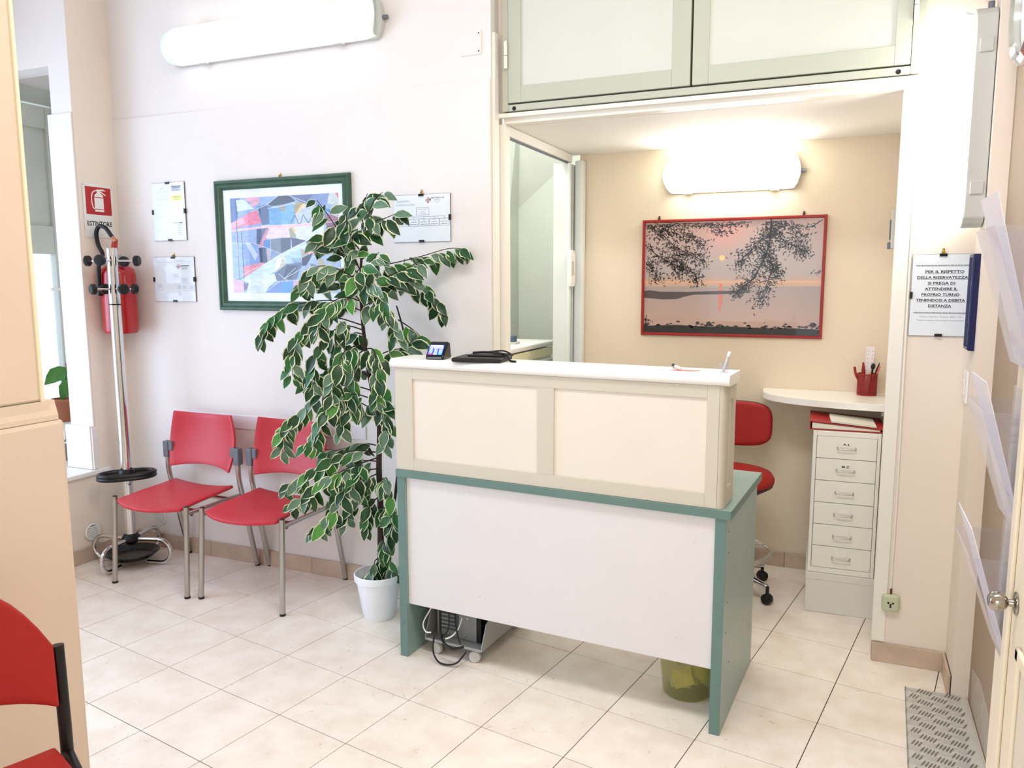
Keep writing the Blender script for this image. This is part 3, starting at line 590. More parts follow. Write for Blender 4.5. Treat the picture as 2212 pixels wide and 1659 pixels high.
for k, (t, x, ww) in enumerate([('PER IL RISPETTO', .104, .122), ('DELLA RISERVATEZZA', .098, .160), ('SI PREGA DI', .096, .086), ('ATTENDERE IL', .096, .104), ('PROPRIO TURNO', .095, .120), ('TENENDOSI A DEBITA', .096, .156), ('DISTANZA', .095, .073)]):
    z = hh-.0665-k*.0202; P.text(t, x, z, .0092, '101014', 1, .028, ww); P.rect(x-ww/2, x+ww/2, z-.003, z-.0018, '101014', 1)
P.text('Decreto Legislativo 30 giugno 2003 n. 196', .100, .067, .0045, '55585E', 1, 0, .132); P.text('"Codice in materia di protezione di dati personali"', .100, .054, .0045, '55585E', 1, 0, .152)
clip_frame('privacy_notice', 'clip-framed notice asking patients to wait their turn at a distance', (.2045, YN, 1.2605), 0, w-.004, hh, P)
# extinguisher sign on the left return
P = Print(); w, hh = .18, .272
P.rect(.002, w-.002, .002, hh-.002, 'E9EAE6', 0); P.rect(.015, w-.013, hh-.155, hh-.014, 'B71F22', 1)
cx, z0 = .093, hh-.139
P.rect(cx-.026, cx+.028, z0, z0+.011, 'F2F0EE', 2); P.rect(cx-.026, cx+.028, z0+.0145, z0+.071, 'F2F0EE', 2)
P.add([(cx-.026, z0+.075), (cx+.028, z0+.075), (cx+.024, z0+.086), (cx+.014, z0+.094), (cx-.012, z0+.094), (cx-.022, z0+.086)], 'F2F0EE', 2); P.rect(cx-.009, cx+.011, z0+.094, z0+.106, 'F2F0EE', 2)
P.add([(cx-.012, z0+.106), (cx+.046, z0+.108), (cx+.030, z0+.116), (cx-.012, z0+.113)], 'F2F0EE', 2); P.line((cx+.010, z0+.104), (cx+.042, z0+.086), .006, 'F2F0EE', 2)
hp = [(cx-.008, z0+.107), (cx-.024, z0+.105), (cx-.036, z0+.095), (cx-.042, z0+.075), (cx-.042, z0+.045), (cx-.036, z0+.018), (cx-.026, z0+.014)]
for a, b in zip(hp, hp[1:]): P.line(a, b, .0055, 'F2F0EE', 2)
P.text('ESTINTORE', w/2, hh-.212, .024, '17171A', 1, .03, .148)
sg = thing('extinguisher_sign', 'white sign with red fire extinguisher pictogram reading ESTINTORE', 'sign', (XL+.006, 2.902, 1.690), PI/2)
G().box(0, w, -.002, 0, 0, hh).ob('plate', WHITE, sg, bevel=.0008); P.ob('pictogram', sg, PRINT, (0, -.0021, 0))
for x in (.006, w-.006): G().lathe([(0, .0025), (.003, .0025), (.003, 0)], (x, 0, hh-.006), 10, axis=(0, -1, 0)).ob('screw', STEEL, sg)
# small wall fittings
pl = thing('blank_plate', 'square white blanking plate on the back wall beside the cupboard', 'wall plate', (-1.568, YB+.012, 2.405))
G().box(0, .099, -.005, 0, 0, .099).ob('plate', WALLB, pl, bevel=.002)
for z in (.014, .085): G().lathe([(0, .001), (.003, .001), (.003, 0)], (.088, -.005, z), 8, axis=(0, -1, 0)).ob('screw', BLACK, pl)
def vent(label, loc, rz):
    t = thing('round_vent', label, 'vent', loc, rz, 'round wall vents')
    G().lathe([(.041, .0), (.045, .0), (.045, .006), (.040, .009), (.036, .006), (.036, 0)], (0, 0, 0), 32, axis=(0, -1, 0)).ob('rim', WHITE, t, smooth=40)
    G().lathe([(0, 0), (.040, 0), (.040, .001), (0, .001)], (0, 0, 0), 24, axis=(0, -1, 0)).ob('dark_backing', mat('vent_shadow', '8A857F', .8), t)
    for k in range(7):
        z = -.027+k*.009; w = math.sqrt(max(0, .037**2-z*z)); G().slab([(-w, -.002, z-.002), (-w, -.008, z-.0045), (-w, -.0085, z-.002), (-w, -.003, z+.002)], (2*w, 0, 0)).ob('slat', WHITE, t)
vent('round slatted vent low on the back wall under the left chair', (-3.449, YB, .170), 0)
vent('round slatted vent low on the left wall beside the coat stand', (XL+.005, 2.817, .152), PI/2)
rl = thing('chair_rail', 'long pale wall protection strip behind the two red waiting chairs', 'wall rail', (-3.305, YB, .745))
G().slab([(0, -.006, -.036), (1.22, -.006, -.036), (1.22, -.006, .036), (0, -.006, .036)], (0, .006, 0)).ob('strip', mat('pale_lilac_strip', 'EFE8EE', .3), rl, bevel=.003)
for x in (.03, .4, .75, 1.05): G().lathe([(0, .002), (.004, .0015), (.004, 0)], (x, -.006, .0), 10, axis=(0, -1, 0)).ob('screw', BLACK, rl)
ol = thing('wall_outlet', 'small pale green socket at the foot of the niche frame', 'outlet', (.202, YN, .242))
G().box(-.031, .031, -.026, 0, -.034, .034).ob('box', mat('pale_green_plastic', 'C9CFAE', .5), ol, bevel=.012, seg=3)
for x, z in ((-.008, .004), (.008, .004), (0, -.003), (0, -.011)): G().lathe([(0, .001), (.004, .001), (.004, 0)], (x, -.026, z), 8, axis=(0, -1, 0)).ob('pin_hole', BLACK, ol)
G().cyl((0, -.008, .03), (0, -.008, .055), .004, 8).ob('cable_stub', WOODT, ol)
wd = thing('wire_trunking', 'thin cream cable running down beside the niche opening', 'cable', (.2, YN-.005, 0))
G().tube([(.0, 0, .297), (.002, 0, .6), (-.004, 0, 1.5), (-.008, 0, 2.14)], .004, 8).ob('cable', TRIM, wd, smooth=50)
th_ = thing('wall_phone_bracket', 'grey handset bracket on the side wall inside the niche', 'bracket', (.188, 4.0, 1.6))
G().box(-.028, 0, -.035, .035, 0, .18).ob('body', GREYL, th_, bevel=.006); G().box(-.04, -.026, -.03, .03, 0, .03).ob('lip', GREYP, th_, bevel=.004); G().box(-.034, -.026, -.012, .012, .04, .13).ob('slot', GREYP, th_)
bf = thing('blue_notice_frame', 'dark blue framed notice seen edge-on on the right wall', 'frame', (XR, 3.055, 1.222), -PI/2)
ring_frame(G(), -.09, .01, 0, .325, [(0, 0), (0, .018), (.004, .022), (.012, .022), (.014, .012), (.014, .004)]).ob('frame', mat('navy_plastic', '161A4A', .3), bf)
G().box(-.085, .005, -.008, 0, .006, .319).ob('sheet', PAPER, bf)
sw = thing('light_switch', 'narrow white switch plate low on the right wall', 'switch', (XR, 3.15, 1.03), -PI/2)
G().box(-.04, .04, -.008, 0, 0, .115).ob('plate', WHITE, sw, bevel=.003); G().box(-.022, .022, -.012, -.008, .03, .085).ob('rocker', TRIM, sw, bevel=.002)
ck = thing('wall_clock', 'round wall clock with a polished rim at the top right edge', 'clock', (.452, 2.76, 2.28), -PI/2)
G().lathe([(.0, .004), (.17, .004), (.17, .03), (.185, .04), (.2, .03), (.205, .0), (.17, 0)], (0, 0, 0), 48, axis=(0, -1, 0)).ob('rim', CHROME, ck, smooth=40)
G().lathe([(0, .012), (.168, .012), (.168, .010)], (0, 0, 0), 48, axis=(0, -1, 0)).ob('dial', WHITE, ck)
for a, L, w in ((.6, .09, .008), (2.2, .13, .005)): G().slab([(-w*math.cos(a), -.016, w*math.sin(a)), (w*math.cos(a), -.016, -w*math.sin(a)), (L*math.sin(a), -.016, L*math.cos(a))], (0, .002, 0)).ob('hand', BLACK, ck)
wf = thing('wooden_frame', 'corner of a brown wooden frame above the upright lamp', 'frame', (XR, 3.09, 2.40), -PI/2)
ring_frame(G(), -.09, .10, 0, .3, [(0, 0), (0, .03), (.025, .03), (.03, .012), (.03, .003)]).ob('moulding', WOODT, wf); G().box(-.085, .095, -.006, 0, .005, .295).ob('sheet', PAPER, wf)
# ------------------------------------------------------------------ reception desk
DA = math.atan2(-.0803, 1.238); DL, DD = 1.2406, .554
dk = thing('reception_desk', 'green-edged reception desk with a white front panel', 'desk', (-1.555, 2.5177, 0), DA)
sp1 = G().box(0, .034, .002, DD, 0, .722).ob('side_panel', GREEN, dk, bevel=.001); G().box(0, .034, -.0005, .0018, 0, .722).ob('edge_band', GREEND, sp1)
sp2 = G().box(DL-.034, DL, .002, DD, 0, .722).ob('side_panel', GREEN, dk, bevel=.001); G().box(DL-.034, DL, -.0005, .0018, 0, .722).ob('edge_band', GREEND, sp2)
G().box(-.002, DL+.014, -.004, DD+.002, .723, .751).ob('desk_top', GREEN, dk, bevel=.001)
G().box(-.002, DL+.014, -.006, -.0042, .7232, .7508).ob('edge_band', GREEND, dk)
G().box(DL+.0142, DL+.0155, -.005, DD+.002, .7232, .7508).ob('edge_band', GREEND, dk)
G().box(.0345, DL-.0345, .012, .030, .215, .722).ob('front_panel', PANELW, dk, bevel=.0015)
for x in (.017, DL-.017):
    for z in (.14, .32, .5): G().lathe([(0, .0015), (.004, .0015), (.004, 0)], (x, -.0005, z+(.03 if x > 1 else 0)), 8, axis=(0, -1, 0)).ob('screw', GREEND, dk)
for y, z in ((.05, .67), (.05, .60), (.06, .43), (.05, .33), (.12, .2)): G().lathe([(0, .001), (.0025, .001), (.0025, 0)], (DL, y, z), 8, axis=(1, 0, 0)).ob('screw', BLACK, dk)
for x, z in ((1.14, .63), (.35, .30), (.375, .295), (1.09, .30), (1.11, .30)): G().lathe([(0, .001), (.0025, .001), (.0025, 0)], (x, .012, z), 8, axis=(0, -1, 0)).ob('screw_dot', GREYL, dk)
# raised counter box standing on the desk
ct = thing('counter_box', 'cream panelled counter box with a rounded white top on the desk', 'counter', (-1.555, 2.5177, .752), DA)
CL, CD, CH = 1.222, .150, .388
px = [(0, .077), (.589, .652), (1.170, 1.207)]
g = G().box(0, .077, 0, .016, 0, CH).box(.589, .652, 0, .016, .047, CH-.04).box(1.170, 1.208, 0, .016, 0, CH).box(.077, 1.170, 0, .016, 0, .047).box(.077, 1.170, 0, .016, CH-.04, CH)
g.ob('front_frame', CREAM, ct, bevel=.0012)
G().box(.075, .591, .006, .013, .045, CH-.038).ob('front_panel', CREAMP, ct); G().box(.650, 1.172, .006, .013, .045, CH-.038).ob('front_panel', CREAMP, ct)
G().slab([(1.2085, 0.001, 0)]+[(1.2085+.020*math.sin(a), .021-.020*math.cos(a), 0) for a in [k*PI/12 for k in range(1, 7)]]+[(1.2285, .034, 0), (1.2085, .034, 0)], (0, 0, CH)).ob('corner_post', CREAM, ct, smooth=40)
G().box(1.2125, 1.2285, .0345, .055, 0, CH).box(1.2125, 1.2285, .115, CD, 0, CH).box(1.2125, 1.2285, .055, .115, 0, .06).box(1.2125, 1.2285, .055, .115, CH-.05, CH).ob('side_frame', CREAM, ct, bevel=.0012)
G().box(1.214, 1.222, .053, .117, .055, CH-.045).ob('side_panel', CREAMP, ct)
G().box(0, .016, .0165, CD, 0, CH).ob('side_panel', CREAM, ct); G().box(.0165, 1.212, CD-.012, CD, 0, CH).ob('back_panel', CREAM, ct)
rr = .0175
prof = [(-.014+rr-rr*math.cos(a), CH+rr+rr*math.sin(a)) for a in [-PI/2+k*PI/8 for k in range(9)]]+[(CD+.006, CH+2*rr), (CD+.006, CH)]
G().slab([(-.014, y, z) for y, z in prof], (1.252, 0, 0)).ob('counter_top', WHITE, ct, smooth=50)
DM = Matrix.Translation((-1.555, 2.5177, 0)) @ Matrix.Rotation(DA, 4, 'Z')
ZC = .752+CH+2*rr+.0005
# things on the counter
tm = thing('card_terminal', 'small black card payment terminal with a lit blue screen', 'card terminal', (-1.392, 2.560, ZC), -.30+.42)
G().slab([(-.036, -.035, 0), (-.036, -.038, .012), (-.036, .02, .062), (-.036, .035, .060), (-.036, .045, 0)], (.072, 0, 0)).ob('body', BLACKG, tm, bevel=.005)
P = Print(); P.rect(0, .058, 0, .046, '1E2CA8', 0); P.rect(.004, .054, .036, .044, 'B9D2F6', 1)
for x0, x1 in ((.002, .015), (.018, .042), (.044, .056)): P.rect(x0, x1, .029, .0335, 'E4ECFA', 1)
for k, c in enumerate(('D84A5E', 'F0E6B8', '3CB8B0')):
    for r_ in range(5): P.rect(.003+k*.019, .017+k*.019, .0085+r_*.0038, .0112+r_*.0038, '8FA6EE', 1)
    P.rect(.003+k*.019, .017+k*.019, .001, .0065, c, 1)
sm = attr_mat('lit_screen', .2); nt = sm.node_tree; bs = nt.nodes['Principled BSDF']; nt.links.new(nt.nodes['Attribute'].outputs['Color'], bs.inputs['Emission Color']); bs.inputs['Emission Strength'].default_value = .7
so = P.ob('screen', tm, sm); so.location = (-.029, -.0345, .0175); so.rotation_euler = (math.atan2(.058, .050)-PI/2, 0, 0)
G().box(-.028, .028, -.0395, -.037, .003, .009).ob('card_slot', GREYP, tm)
fo = thing('leather_folder', 'black leather folder with a loose strap lying on the counter', 'folder', (-1.20, 2.548, ZC), .12)
LEATH = mat('black_leather', '131313', .45, var=.1, bump=.3, bscale=300)
G().box(-.10, .085, -.068, .08, 0, .016).ob('cover', LEATH, fo, bevel=.006, seg=3); G().box(-.06, .075, -.01, .07, .016, .022).ob('flap', LEATH, fo, bevel=.003)
G().tube(spline([(-.05, .03, .026), (.0, .02, .030), (.05, .02, .028), (.09, .0, .022), (.105, -.02, .006), (.13, -.035, .004)]), .004, 8).ob('strap', BLACK, fo, smooth=60)
G().tube(spline([(0, .05, .028), (.06, .05, .033), (.1, .03, .02), (.085, .01, .026), (.04, .0, .028)]), .003, 8).ob('strap', BLACK, fo, smooth=60)
cd = thing('red_card', 'small red card under the pen on the counter', 'card', (-.475, 2.515, ZC), .1); G().slab([(-.042, -.012, 0), (.03, -.02, 0), (.052, .004, 0), (-.03, .018, 0)], (0, 0, .001)).ob('card', mat('red_print', 'D2746C', .5), cd)
pn = thing('ballpoint_pen', 'white pen with a black cap lying on the red card', 'pen', (-.50, 2.535, ZC+.0075), -1.15)
G().lathe([(0, 0), (.0035, .002), (.0045, .02), (.0045, .1), (0, .1)], (-.06, 0, 0), 12, axis=(1, 0, 0)).ob('barrel', WHITE, pn, smooth=40); G().lathe([(.0052, 0), (.0052, .035), (0, .037)], (-.066, 0, 0), 12, axis=(1, 0, 0)).ob('cap', BLACK, pn, smooth=40); G().lathe([(0.003, .0), (.0015, .008), (0, .012)], (.04, 0, 0), 10, axis=(1, 0, 0)).ob('tip', CHROME, pn)
hd = thing('pen_holder', 'little clear plastic holder at the right end of the counter', 'holder', (-.348, 2.50, ZC), -.1)
ACR = glassy('clear_acrylic', 'F4F4FA', .05, .04)
G().box(-.012, .012, -.012, .012, 0, .002).box(-.012, -.010, -.012, .012, .002, .032).box(.010, .012, -.012, .012, .002, .032).box(-.010, .010, -.012, -.010, .002, .026).box(-.010, .010, .010, .012, .002, .032).ob('body', ACR, hd)
p2 = thing('white_pen', 'white pen standing in the clear plastic holder', 'pen', (-.350, 2.500, ZC+.003), 0)
G().tube([(0, 0, 0), (.014, .004, .05)], .0045, 10).ob('barrel', GREYL, p2, smooth=40); G().tube([(.0135, .004, .048), (.018, .005, .062)], .0058, 10).ob('cap', WHITE, p2, smooth=40)
# ------------------------------------------------------------------ under the desk
def dloc(x, y, z=0): return DM @ Vector((x, y, z))
cart = thing('computer_cart', 'grey metal computer cart on small castors under the desk', 'cart', dloc(.205, .17), DA)
CG = mat('grey_cart_metal', 'A9AAA8', .45, .3, var=.03)
G().box(-.125, .125, -.115, .30, .058, .062).box(-.125, .125, -.115, -.113, .062, .068).ob('tray', CG, cart)
for s in (-1, 1): G().slab([(s*.125, -.113, .058), (s*.125, -.113, .075), (s*.125, -.075, .155), (s*.125, -.075, .30), (s*.125, -.02, .30), (s*.125, .28, .16), (s*.125, .30, .06)][:3]+[(s*.125, .12, .26), (s*.125, .30, .20), (s*.125, .30, .058)], (s*.003, 0, 0)).ob('side_plate', CG, cart)
for s in (-1, 1):
    for y in (-.09, .25):
        w = G().lathe([(0, -.009), (.020, -.009), (.023, -.006), (.023, .006), (.020, .009), (0, .009)], (s*.085, y, .0235), 20, axis=(s*.35, -1, 0)).ob('castor', GREYL, cart, smooth=40)
        G().box(s*.085-.012, s*.085+.012, y+.008, y+.02, .035, .058).ob('castor_fork', CG, cart)
pc = thing('computer_tower', 'grey computer tower seen from its vented rear on the cart', 'computer', dloc(.195, .21, .0635), DA)
G().box(-.095, .085, -.10, .25, 0, .36).ob('case', mat('pc_case', '8C8E8C', .4, .4, var=.04), pc, bevel=.003)
G().box(-.085, .005, -.103, -.099, .03, .2).ob('rear_plate', mat('pc_plate', '55585A', .4, .5), pc)
for k in range(9): G().box(-.075, -.005, -.106, -.103, .04+k*.016, .048+k*.016).ob('slot_cover', mat('slot_metal', '7C7F80', .35, .7), pc)
G().box(.0875, .105, -.10, .25, 0, .36).ob('side_cover', BLACK, pc)
for x, z in ((.03, .02), (-.04, .012), (.045, .09)): G().lathe([(0, .003), (.004, .002), (.004, 0)], (x, -.10, z), 8, axis=(0, -1, 0)).ob('screw', CHROME, pc)
def cable(label, pts, r, m, name='power_cable'):
    g = G().tube(spline([dloc(*p) for p in pts], 7), r, 8); o = g.ob(name, m, None, smooth=60); return tag(o, label, 'cable', 'cables behind the computer')
cable('white cable hanging at the far left behind the computer', [(.12, .085, .26), (.10, .07, .19), (.075, .05, .13), (.088, .045, .098), (.11, .05, .096)], .003, WHITE)
cable('short white cable looping across the vented computer rear', [(.225, .095, .16), (.222, .07, .125), (.21, .05, .105), (.195, .040, .095), (.185, .035, .092)], .003, WHITE)
cable('thick black cable bundle hanging beside the computer vents', [(.135, .08, .26), (.14, .07, .16), (.15, .055, .10), (.18, .03, .078), (.23, .01, .072), (.27, .03, .080)], .005, BLACK)
cable('thin black cable dropping straight to the cart tray', [(.16, .09, .26), (.175, .08, .16), (.172, .07, .105), (.15, .05, .08)], .0028, BLACK)
cable('black cable curving down across the computer corner', [(.20, .09, .26), (.205, .075, .17), (.23, .05, .11), (.25, .04, .082)], .003, BLACK)
cable('black cable sagging below the cart onto the floor', [(.13, .04, .09), (.14, .015, .045), (.17, 0.0, .014), (.21, .0, .008), (.25, .01, .02), (.285, .02, .066)], .0035, BLACK)
bn = thing('waste_bin', 'translucent olive plastic waste bin under the desk', 'bin', dloc(1.075, .235), 0)
BINM = glassy('olive_translucent', 'D6D3A4', .13, .2)
G().lathe([(0, .002), (.083, .002), (.086, .005), (.108, .235), (.112, .24), (.112, .245), (.106, .245), (.083, .007), (0, .006)], (0, 0, 0), 36).ob('bucket', BINM, bn, smooth=40)
YEL = mat('yellow_paper', 'F0E08C', .7, var=.05); YELP = mat('pale_paper', 'ECEBD6', .7, var=.03)
for k, (lab, x, y, z, a, b, w, hgt, m) in enumerate([
    ('large yellow note lying uppermost in the waste bin', -.005, -.055, .075, .5, -.45, .075, .06, YEL), ('yellow note leaning at the right of the waste bin', .055, -.035, .10, .3, .5, .06, .055, YEL), ('pale crumpled sheet at the bottom left of the waste bin', -.018, -.028, .045, .9, .1, .07, .045, YELP),
    ('yellow note at the far right of the waste bin', .038, .0, .065, .2, -.3, .045, .06, YEL), ('pale torn sheet standing behind the yellow notes', -.01, .02, .12, .1, .15, .07, .06, YELP)]):
    t = thing('discarded_note', lab, 'paper', bn.location+Vector((x, y, z)), 0, 'paper in the waste bin')
    o = G().grid(lambda u, v: ((u-.5)*w, .008*math.sin(u*5+k)*math.sin(v*4), (v-.5)*hgt+.006*math.sin(u*9+k*2)*(1 if v > .6 else 0)), 5, 4).ob('sheet', m, t, solid=.0008); t.rotation_euler = (-a, b, .2*k)
# ------------------------------------------------------------------ waiting chairs
def seat_shape(u, v):
    x = 2*u-1; yf = -.215-.062*(1-abs(x)**2.2); y = yf+(.135-yf)*v
    z = .418+.016*x*x*(.4+.6*v)-.012*(1-v)**3+.020*max(0, v-.6)**1.5
    return (x*(.205-.010*v), y, z)
def make_chair(label, loc, rz):
    t = thing('waiting_chair', label, 'chair', loc, rz, 'red waiting chairs')
    G().grid(seat_shape, 12, 10).ob('seat', RED, t, smooth=60, solid=.016, bevel=.004)
    def bk(u, v):
        x = 2*u-1; w = .188+.030*math.sin(PI*(v*.86+.1)); z = .515+.285*v-.018*(1-x*x)*(1-v)*-1-.012*(1-x*x)*v
        return (x*w, .150+.040*v-.045*x*x+.012*math.sin(PI*v), z)
    G().grid(bk, 14, 10).ob('backrest', RED, t, smooth=60, solid=.012, bevel=.003)
    for s in (-1, 1):
        l = G().tube([(s*.237, -.232, .008), (s*.232, -.205, .428)], .0125, 14).ob('leg', STEEL, t, smooth=40)
        G().lathe([(0, 0), (.0135, 0), (.0135, .010), (0, .010)], (s*.237, -.232, 0), 14).ob('foot_cap', BLACK, l); G().lathe([(.0128, 0), (.011, .004), (0, .005)], (s*.232, -.205, .427), 12).ob('top_cap', BLACK, l)
        r_ = G().tube(fillet([(s*.237, .234, .006), (s*.237, .128, .50), (s*.237, .133, .60)], .05), .0125, 14).ob('leg', STEEL, t, smooth=40)
        G().lathe([(0, 0), (.0135, 0), (.0135, .010), (0, .010)], (s*.237, .235, 0), 14).ob('foot_cap', BLACK, r_)
        G().tube([(s*.232, -.20, .395), (s*.236, .145, .40)], .010, 10).ob('side_rail', STEEL, t, smooth=40)
        G().box(s*.237-.017, s*.237+.017, .115, .150, .555, .640).box(min(s*.237, s*.195), max(s*.237, s*.195), .120, .142, .590, .640).ob('clip', GREYP, t, bevel=.004)
        G().slab([(s*.218, -.19, .402), (s*.218, -.13, .402), (s*.218, -.17, .375)], (s*.010, 0, 0)).ob('bracket', BLACK, t)
    G().tube([(-.23, -.14, .392), (.23, -.14, .392)], .009, 10).tube([(-.23, .08, .392), (.23, .08, .392)], .009, 10).ob('cross_rail', STEEL, t, smooth=40)
    return t
make_chair('red plastic waiting chair on the left, beside the coat stand', (-2.998, 2.852, 0), -.015)
make_chair('red plastic waiting chair on the right, partly behind ficus branches', (-2.462, 2.868, 0), -.012)
# foreground chair, facing +X, beside the partition
fc = thing('side_chair', 'red chair with black posts cut off at the left edge', 'chair', (-1.665, .917, 0), 1.1)
def fb(u, v):
    x = 2*u-1
    w = .215 if v < .55 else .215-.0*v
    zt = .835-.17*abs(x)**2.6; zb = .555+.02*(1-x*x)-.025*abs(x)**3
    if abs(x) > .93: pass
    return (x*.212, .014+.02*x*x*-1+.02*v, zb+(zt-zb)*v)
G().grid(fb, 18, 10).ob('backrest', REDC, fc, smooth=60, solid=.022, bevel=.006)
G().grid(lambda u, v: ((2*u-1)*(.20+.02*math.sin(PI*v)), -.42+.42*v, .415-.02*(1-v)**2+.01*(2*u-1)**2), 10, 10).ob('seat', REDC, fc, smooth=60, solid=.03, bevel=.008)
for s in (-1, 1):
    G().tube(fillet([(s*.222, .07, .0), (s*.222, .0, .40), (s*.222, .022, .66)], .08), .0135, 12).ob('leg', BLACK, fc, smooth=40)
    G().tube(fillet([(s*.222, -.40, .0), (s*.222, -.38, .41), (s*.222, .0, .41)], .04), .0135, 12).ob('leg', BLACK, fc, smooth=40)
# ------------------------------------------------------------------ coat stand
SX, SY = -3.392, 2.862
cs = thing('coat_stand', 'chrome coat stand with black knobs in the left corner', 'coat stand', (SX, SY, 0))
vd = Vector((SX, SY, 0)).normalized(); vr = Vector((-vd.y, vd.x, 0))*-1
G().cyl((0, 0, .12), (0, 0, 1.425), .0275, 24).cyl((0, 0, 1.425), (0, 0, 1.625), .0255, 24).ob('pole', CHROME, cs, smooth=40)
G().cyl((0, 0, 1.345), (0, 0, 1.352), .029, 24).ob('pole_band', BLACK, cs, smooth=40); G().lathe([(.0255, 0), (.024, .004), (0, .005)], (0, 0, 1.625), 20).ob('pole_cap', STEEL, cs, smooth=30)
def peg(ang, z, R):
    d = (-vd)*math.cos(ang)+vr*math.sin(ang)
    p = G().tube([d*.024+Vector((0, 0, z)), d*R+Vector((0, 0, z))], .0055, 10).ob('peg', CHROME, cs, smooth=40)
    G().lathe([(0, -.002), (.022, -.002), (.0265, .002), (.0265, .018), (.021, .023), (0, .024)], d*R+Vector((0, 0, z)), 20, axis=d).ob('knob', BLACK, p, smooth=30)
for k in range(4): peg(math.radians(-26+90*k), 1.565, .112)
for k in range(4): peg(math.radians(24+90*k), 1.425, .092)
# umbrella ring: clover-like rubber loop
def clover(k):
    a = 2*PI*k/64; r = .098+.020*math.cos(2*a); return vr*(r*1.12*math.cos(a))+vd*(r*.85*math.sin(a))
G().tube([clover(k)+Vector((0, 0, .478)) for k in range(64)], .011, 8, closed=True).tube([clover(k)+Vector((0, 0, .462)) for k in range(64)], .011, 8, closed=True).tube([vr*-.1+Vector((0, 0, .47)), vr*.1+Vector((0, 0, .47))], .010, 8).tube([vd*-.07+Vector((0, 0, .47)), vd*.07+Vector((0, 0, .47))], .010, 8).lathe([(.0285, -.02), (.042, -.015), (.042, .012), (.036, .03), (.0285, .034)], (0, 0, .47), 20).ob('umbrella_ring', BLACK, cs, smooth=40)
G().lathe([(0, .0), (.02, .0), (.045, .025), (.045, .04), (.032, .058), (.0285, .06)], (0, 0, .10), 24).ob('hub', BLACK, cs, smooth=30)
for k in range(4):
    d = ((-vd)*math.cos(math.radians(-38+90*k))+vr*math.sin(math.radians(-38+90*k))); z = Vector((0, 0, 1))
    pts = [d*.03+z*.13, d*.155+z*.135]+arc(d*.165+z*.073, .0615, PI/2, -PI/2, 12, d, z)+[d*.09+z*.0115]
    G().tube(pts, .0105, 12).ob('leg_loop', CHROME, cs, smooth=50)
G().lathe([(0, .006), (.085, .006), (.105, .012), (.128, .034), (.134, .036), (.132, .040), (.124, .038), (.10, .016), (.0, .012)], (0, 0, .0235), 32).ob('drip_tray', BLACKG, cs, smooth=40)
# ------------------------------------------------------------------ fire extinguisher
ex = thing('fire_extinguisher', 'red fire extinguisher hung in the corner behind the coat stand', 'fire extinguisher', (-3.522, 3.0, 1.19))
G().lathe([(0, .012), (.05, .0), (.078, .004), (.086, .02), (.086, .31), (.080, .335), (.06, .352), (.03, .362), (.022, .37), (0, .37)], (0, 0, 0), 32).ob('cylinder', REDM, ex, smooth=40)
G().cyl((0, 0, .365), (0, 0, .40), .016, 14).box(-.012, .012, -.05, .02, .40, .415).ob('valve', STEEL, ex, smooth=30)
G().slab([(-.013, -.03, .418), (.013, -.03, .418), (.013, -.02, .49), (-.013, -.01, .49)], (0, .025, 0)).ob('lever', REDM, ex, bevel=.003)
hz = [Vector((0, 0, .41)), Vector((.0, -.0, .44))]
hose = spline([(.012, -.03, .50), (-.012, -.045, .545), (-.05, -.05, .555), (-.075, -.05, .52), (-.072, -.045, .46), (-.04, -.05, .41), (-.02, -.095, .36), (-.03, -.092, .2)], 6)
G().tube(hose, .0105, 12).ob('hose', BLACK, ex, smooth=60); G().tube([hose[0], hose[0]+Vector((.012, .008, -.022))], .011, 12).ob('hose_ferrule', mat('copper', 'B0785A', .3, .9, var=0), ex, smooth=40)
G().grid(lambda u, v: (.0868*math.cos(-.55+.5*u-PI/2+.9), .0868*math.sin(-.55+.5*u-PI/2+.9), .09+.2*v), 5, 2).ob('label', mat('red_label', 'C84A4A', .4), ex)
for z0, z1 in ((.25, .285), (.10, .145)): G().grid(lambda u, v: (.0872*math.cos(-.5+.4*u-PI/2+.9), .0872*math.sin(-.5+.4*u-PI/2+.9), z0+(z1-z0)*v), 5, 1).ob('label', WHITE, ex)
# ------------------------------------------------------------------ ficus in a white pot
PX, PY = -1.835, 2.80
fi = thing('potted_ficus', 'tall variegated ficus tree in a white plastic pot', 'plant', (PX, PY, 0))
G().lathe([(0, .0), (.066, .0), (.069, .004), (.095, .165), (.1, .168), (.105, .172), (.106, .198), (.103, .202), (.099, .198), (.098, .175), (.088, .15), (0, .148)], (0, 0, 0), 40).ob('pot', mat('white_pot', 'F8FAFF', .35, var=.005), fi, smooth=35)
SOIL = mat('pebbly_soil', '7A7066', .9, var=.4, scale=60, bump=1, bscale=90)
G().lathe([(0, .165), (.05, .162), (.092, .156), (.092, .150)], (0, 0, 0), 28).ob('soil', SOIL, fi, smooth=60)
fr_ = Vector((rt.x, rt.y, 0)); ff = Vector((-math.sin(YAW), math.cos(YAW), 0)); B0 = Vector((-1.84-PX, 2.823-PY, 0))
def lp(u, v, d=0): return B0+fr_*((u-822)/512)+ff*d+Vector((0, 0, .149+(1255-v)/501))
BARK = mat('dark_bark', '3A2A22', .8, var=.3, scale=30, bump=.4, bscale=80); TWIG = mat('twig_bark', '33291F', .8, var=.2)
trunk = spline([lp(822, 1262), lp(826, 1100), lp(825, 1000), lp(828, 900), lp(815, 830), lp(804, 760), lp(796, 650), lp(797, 570), lp(806, 500)], 6)
G().tube(trunk, .012, 10, rad=[.0155-.011*i/(len(trunk)-1) for i in range(len(trunk))]).ob('trunk', BARK, fi, smooth=60)
st2 = spline([lp(830, 1258, .03), lp(862, 1000, .10), lp(884, 800, .12), lp(880, 715, .10), lp(868, 650, .05)], 5)
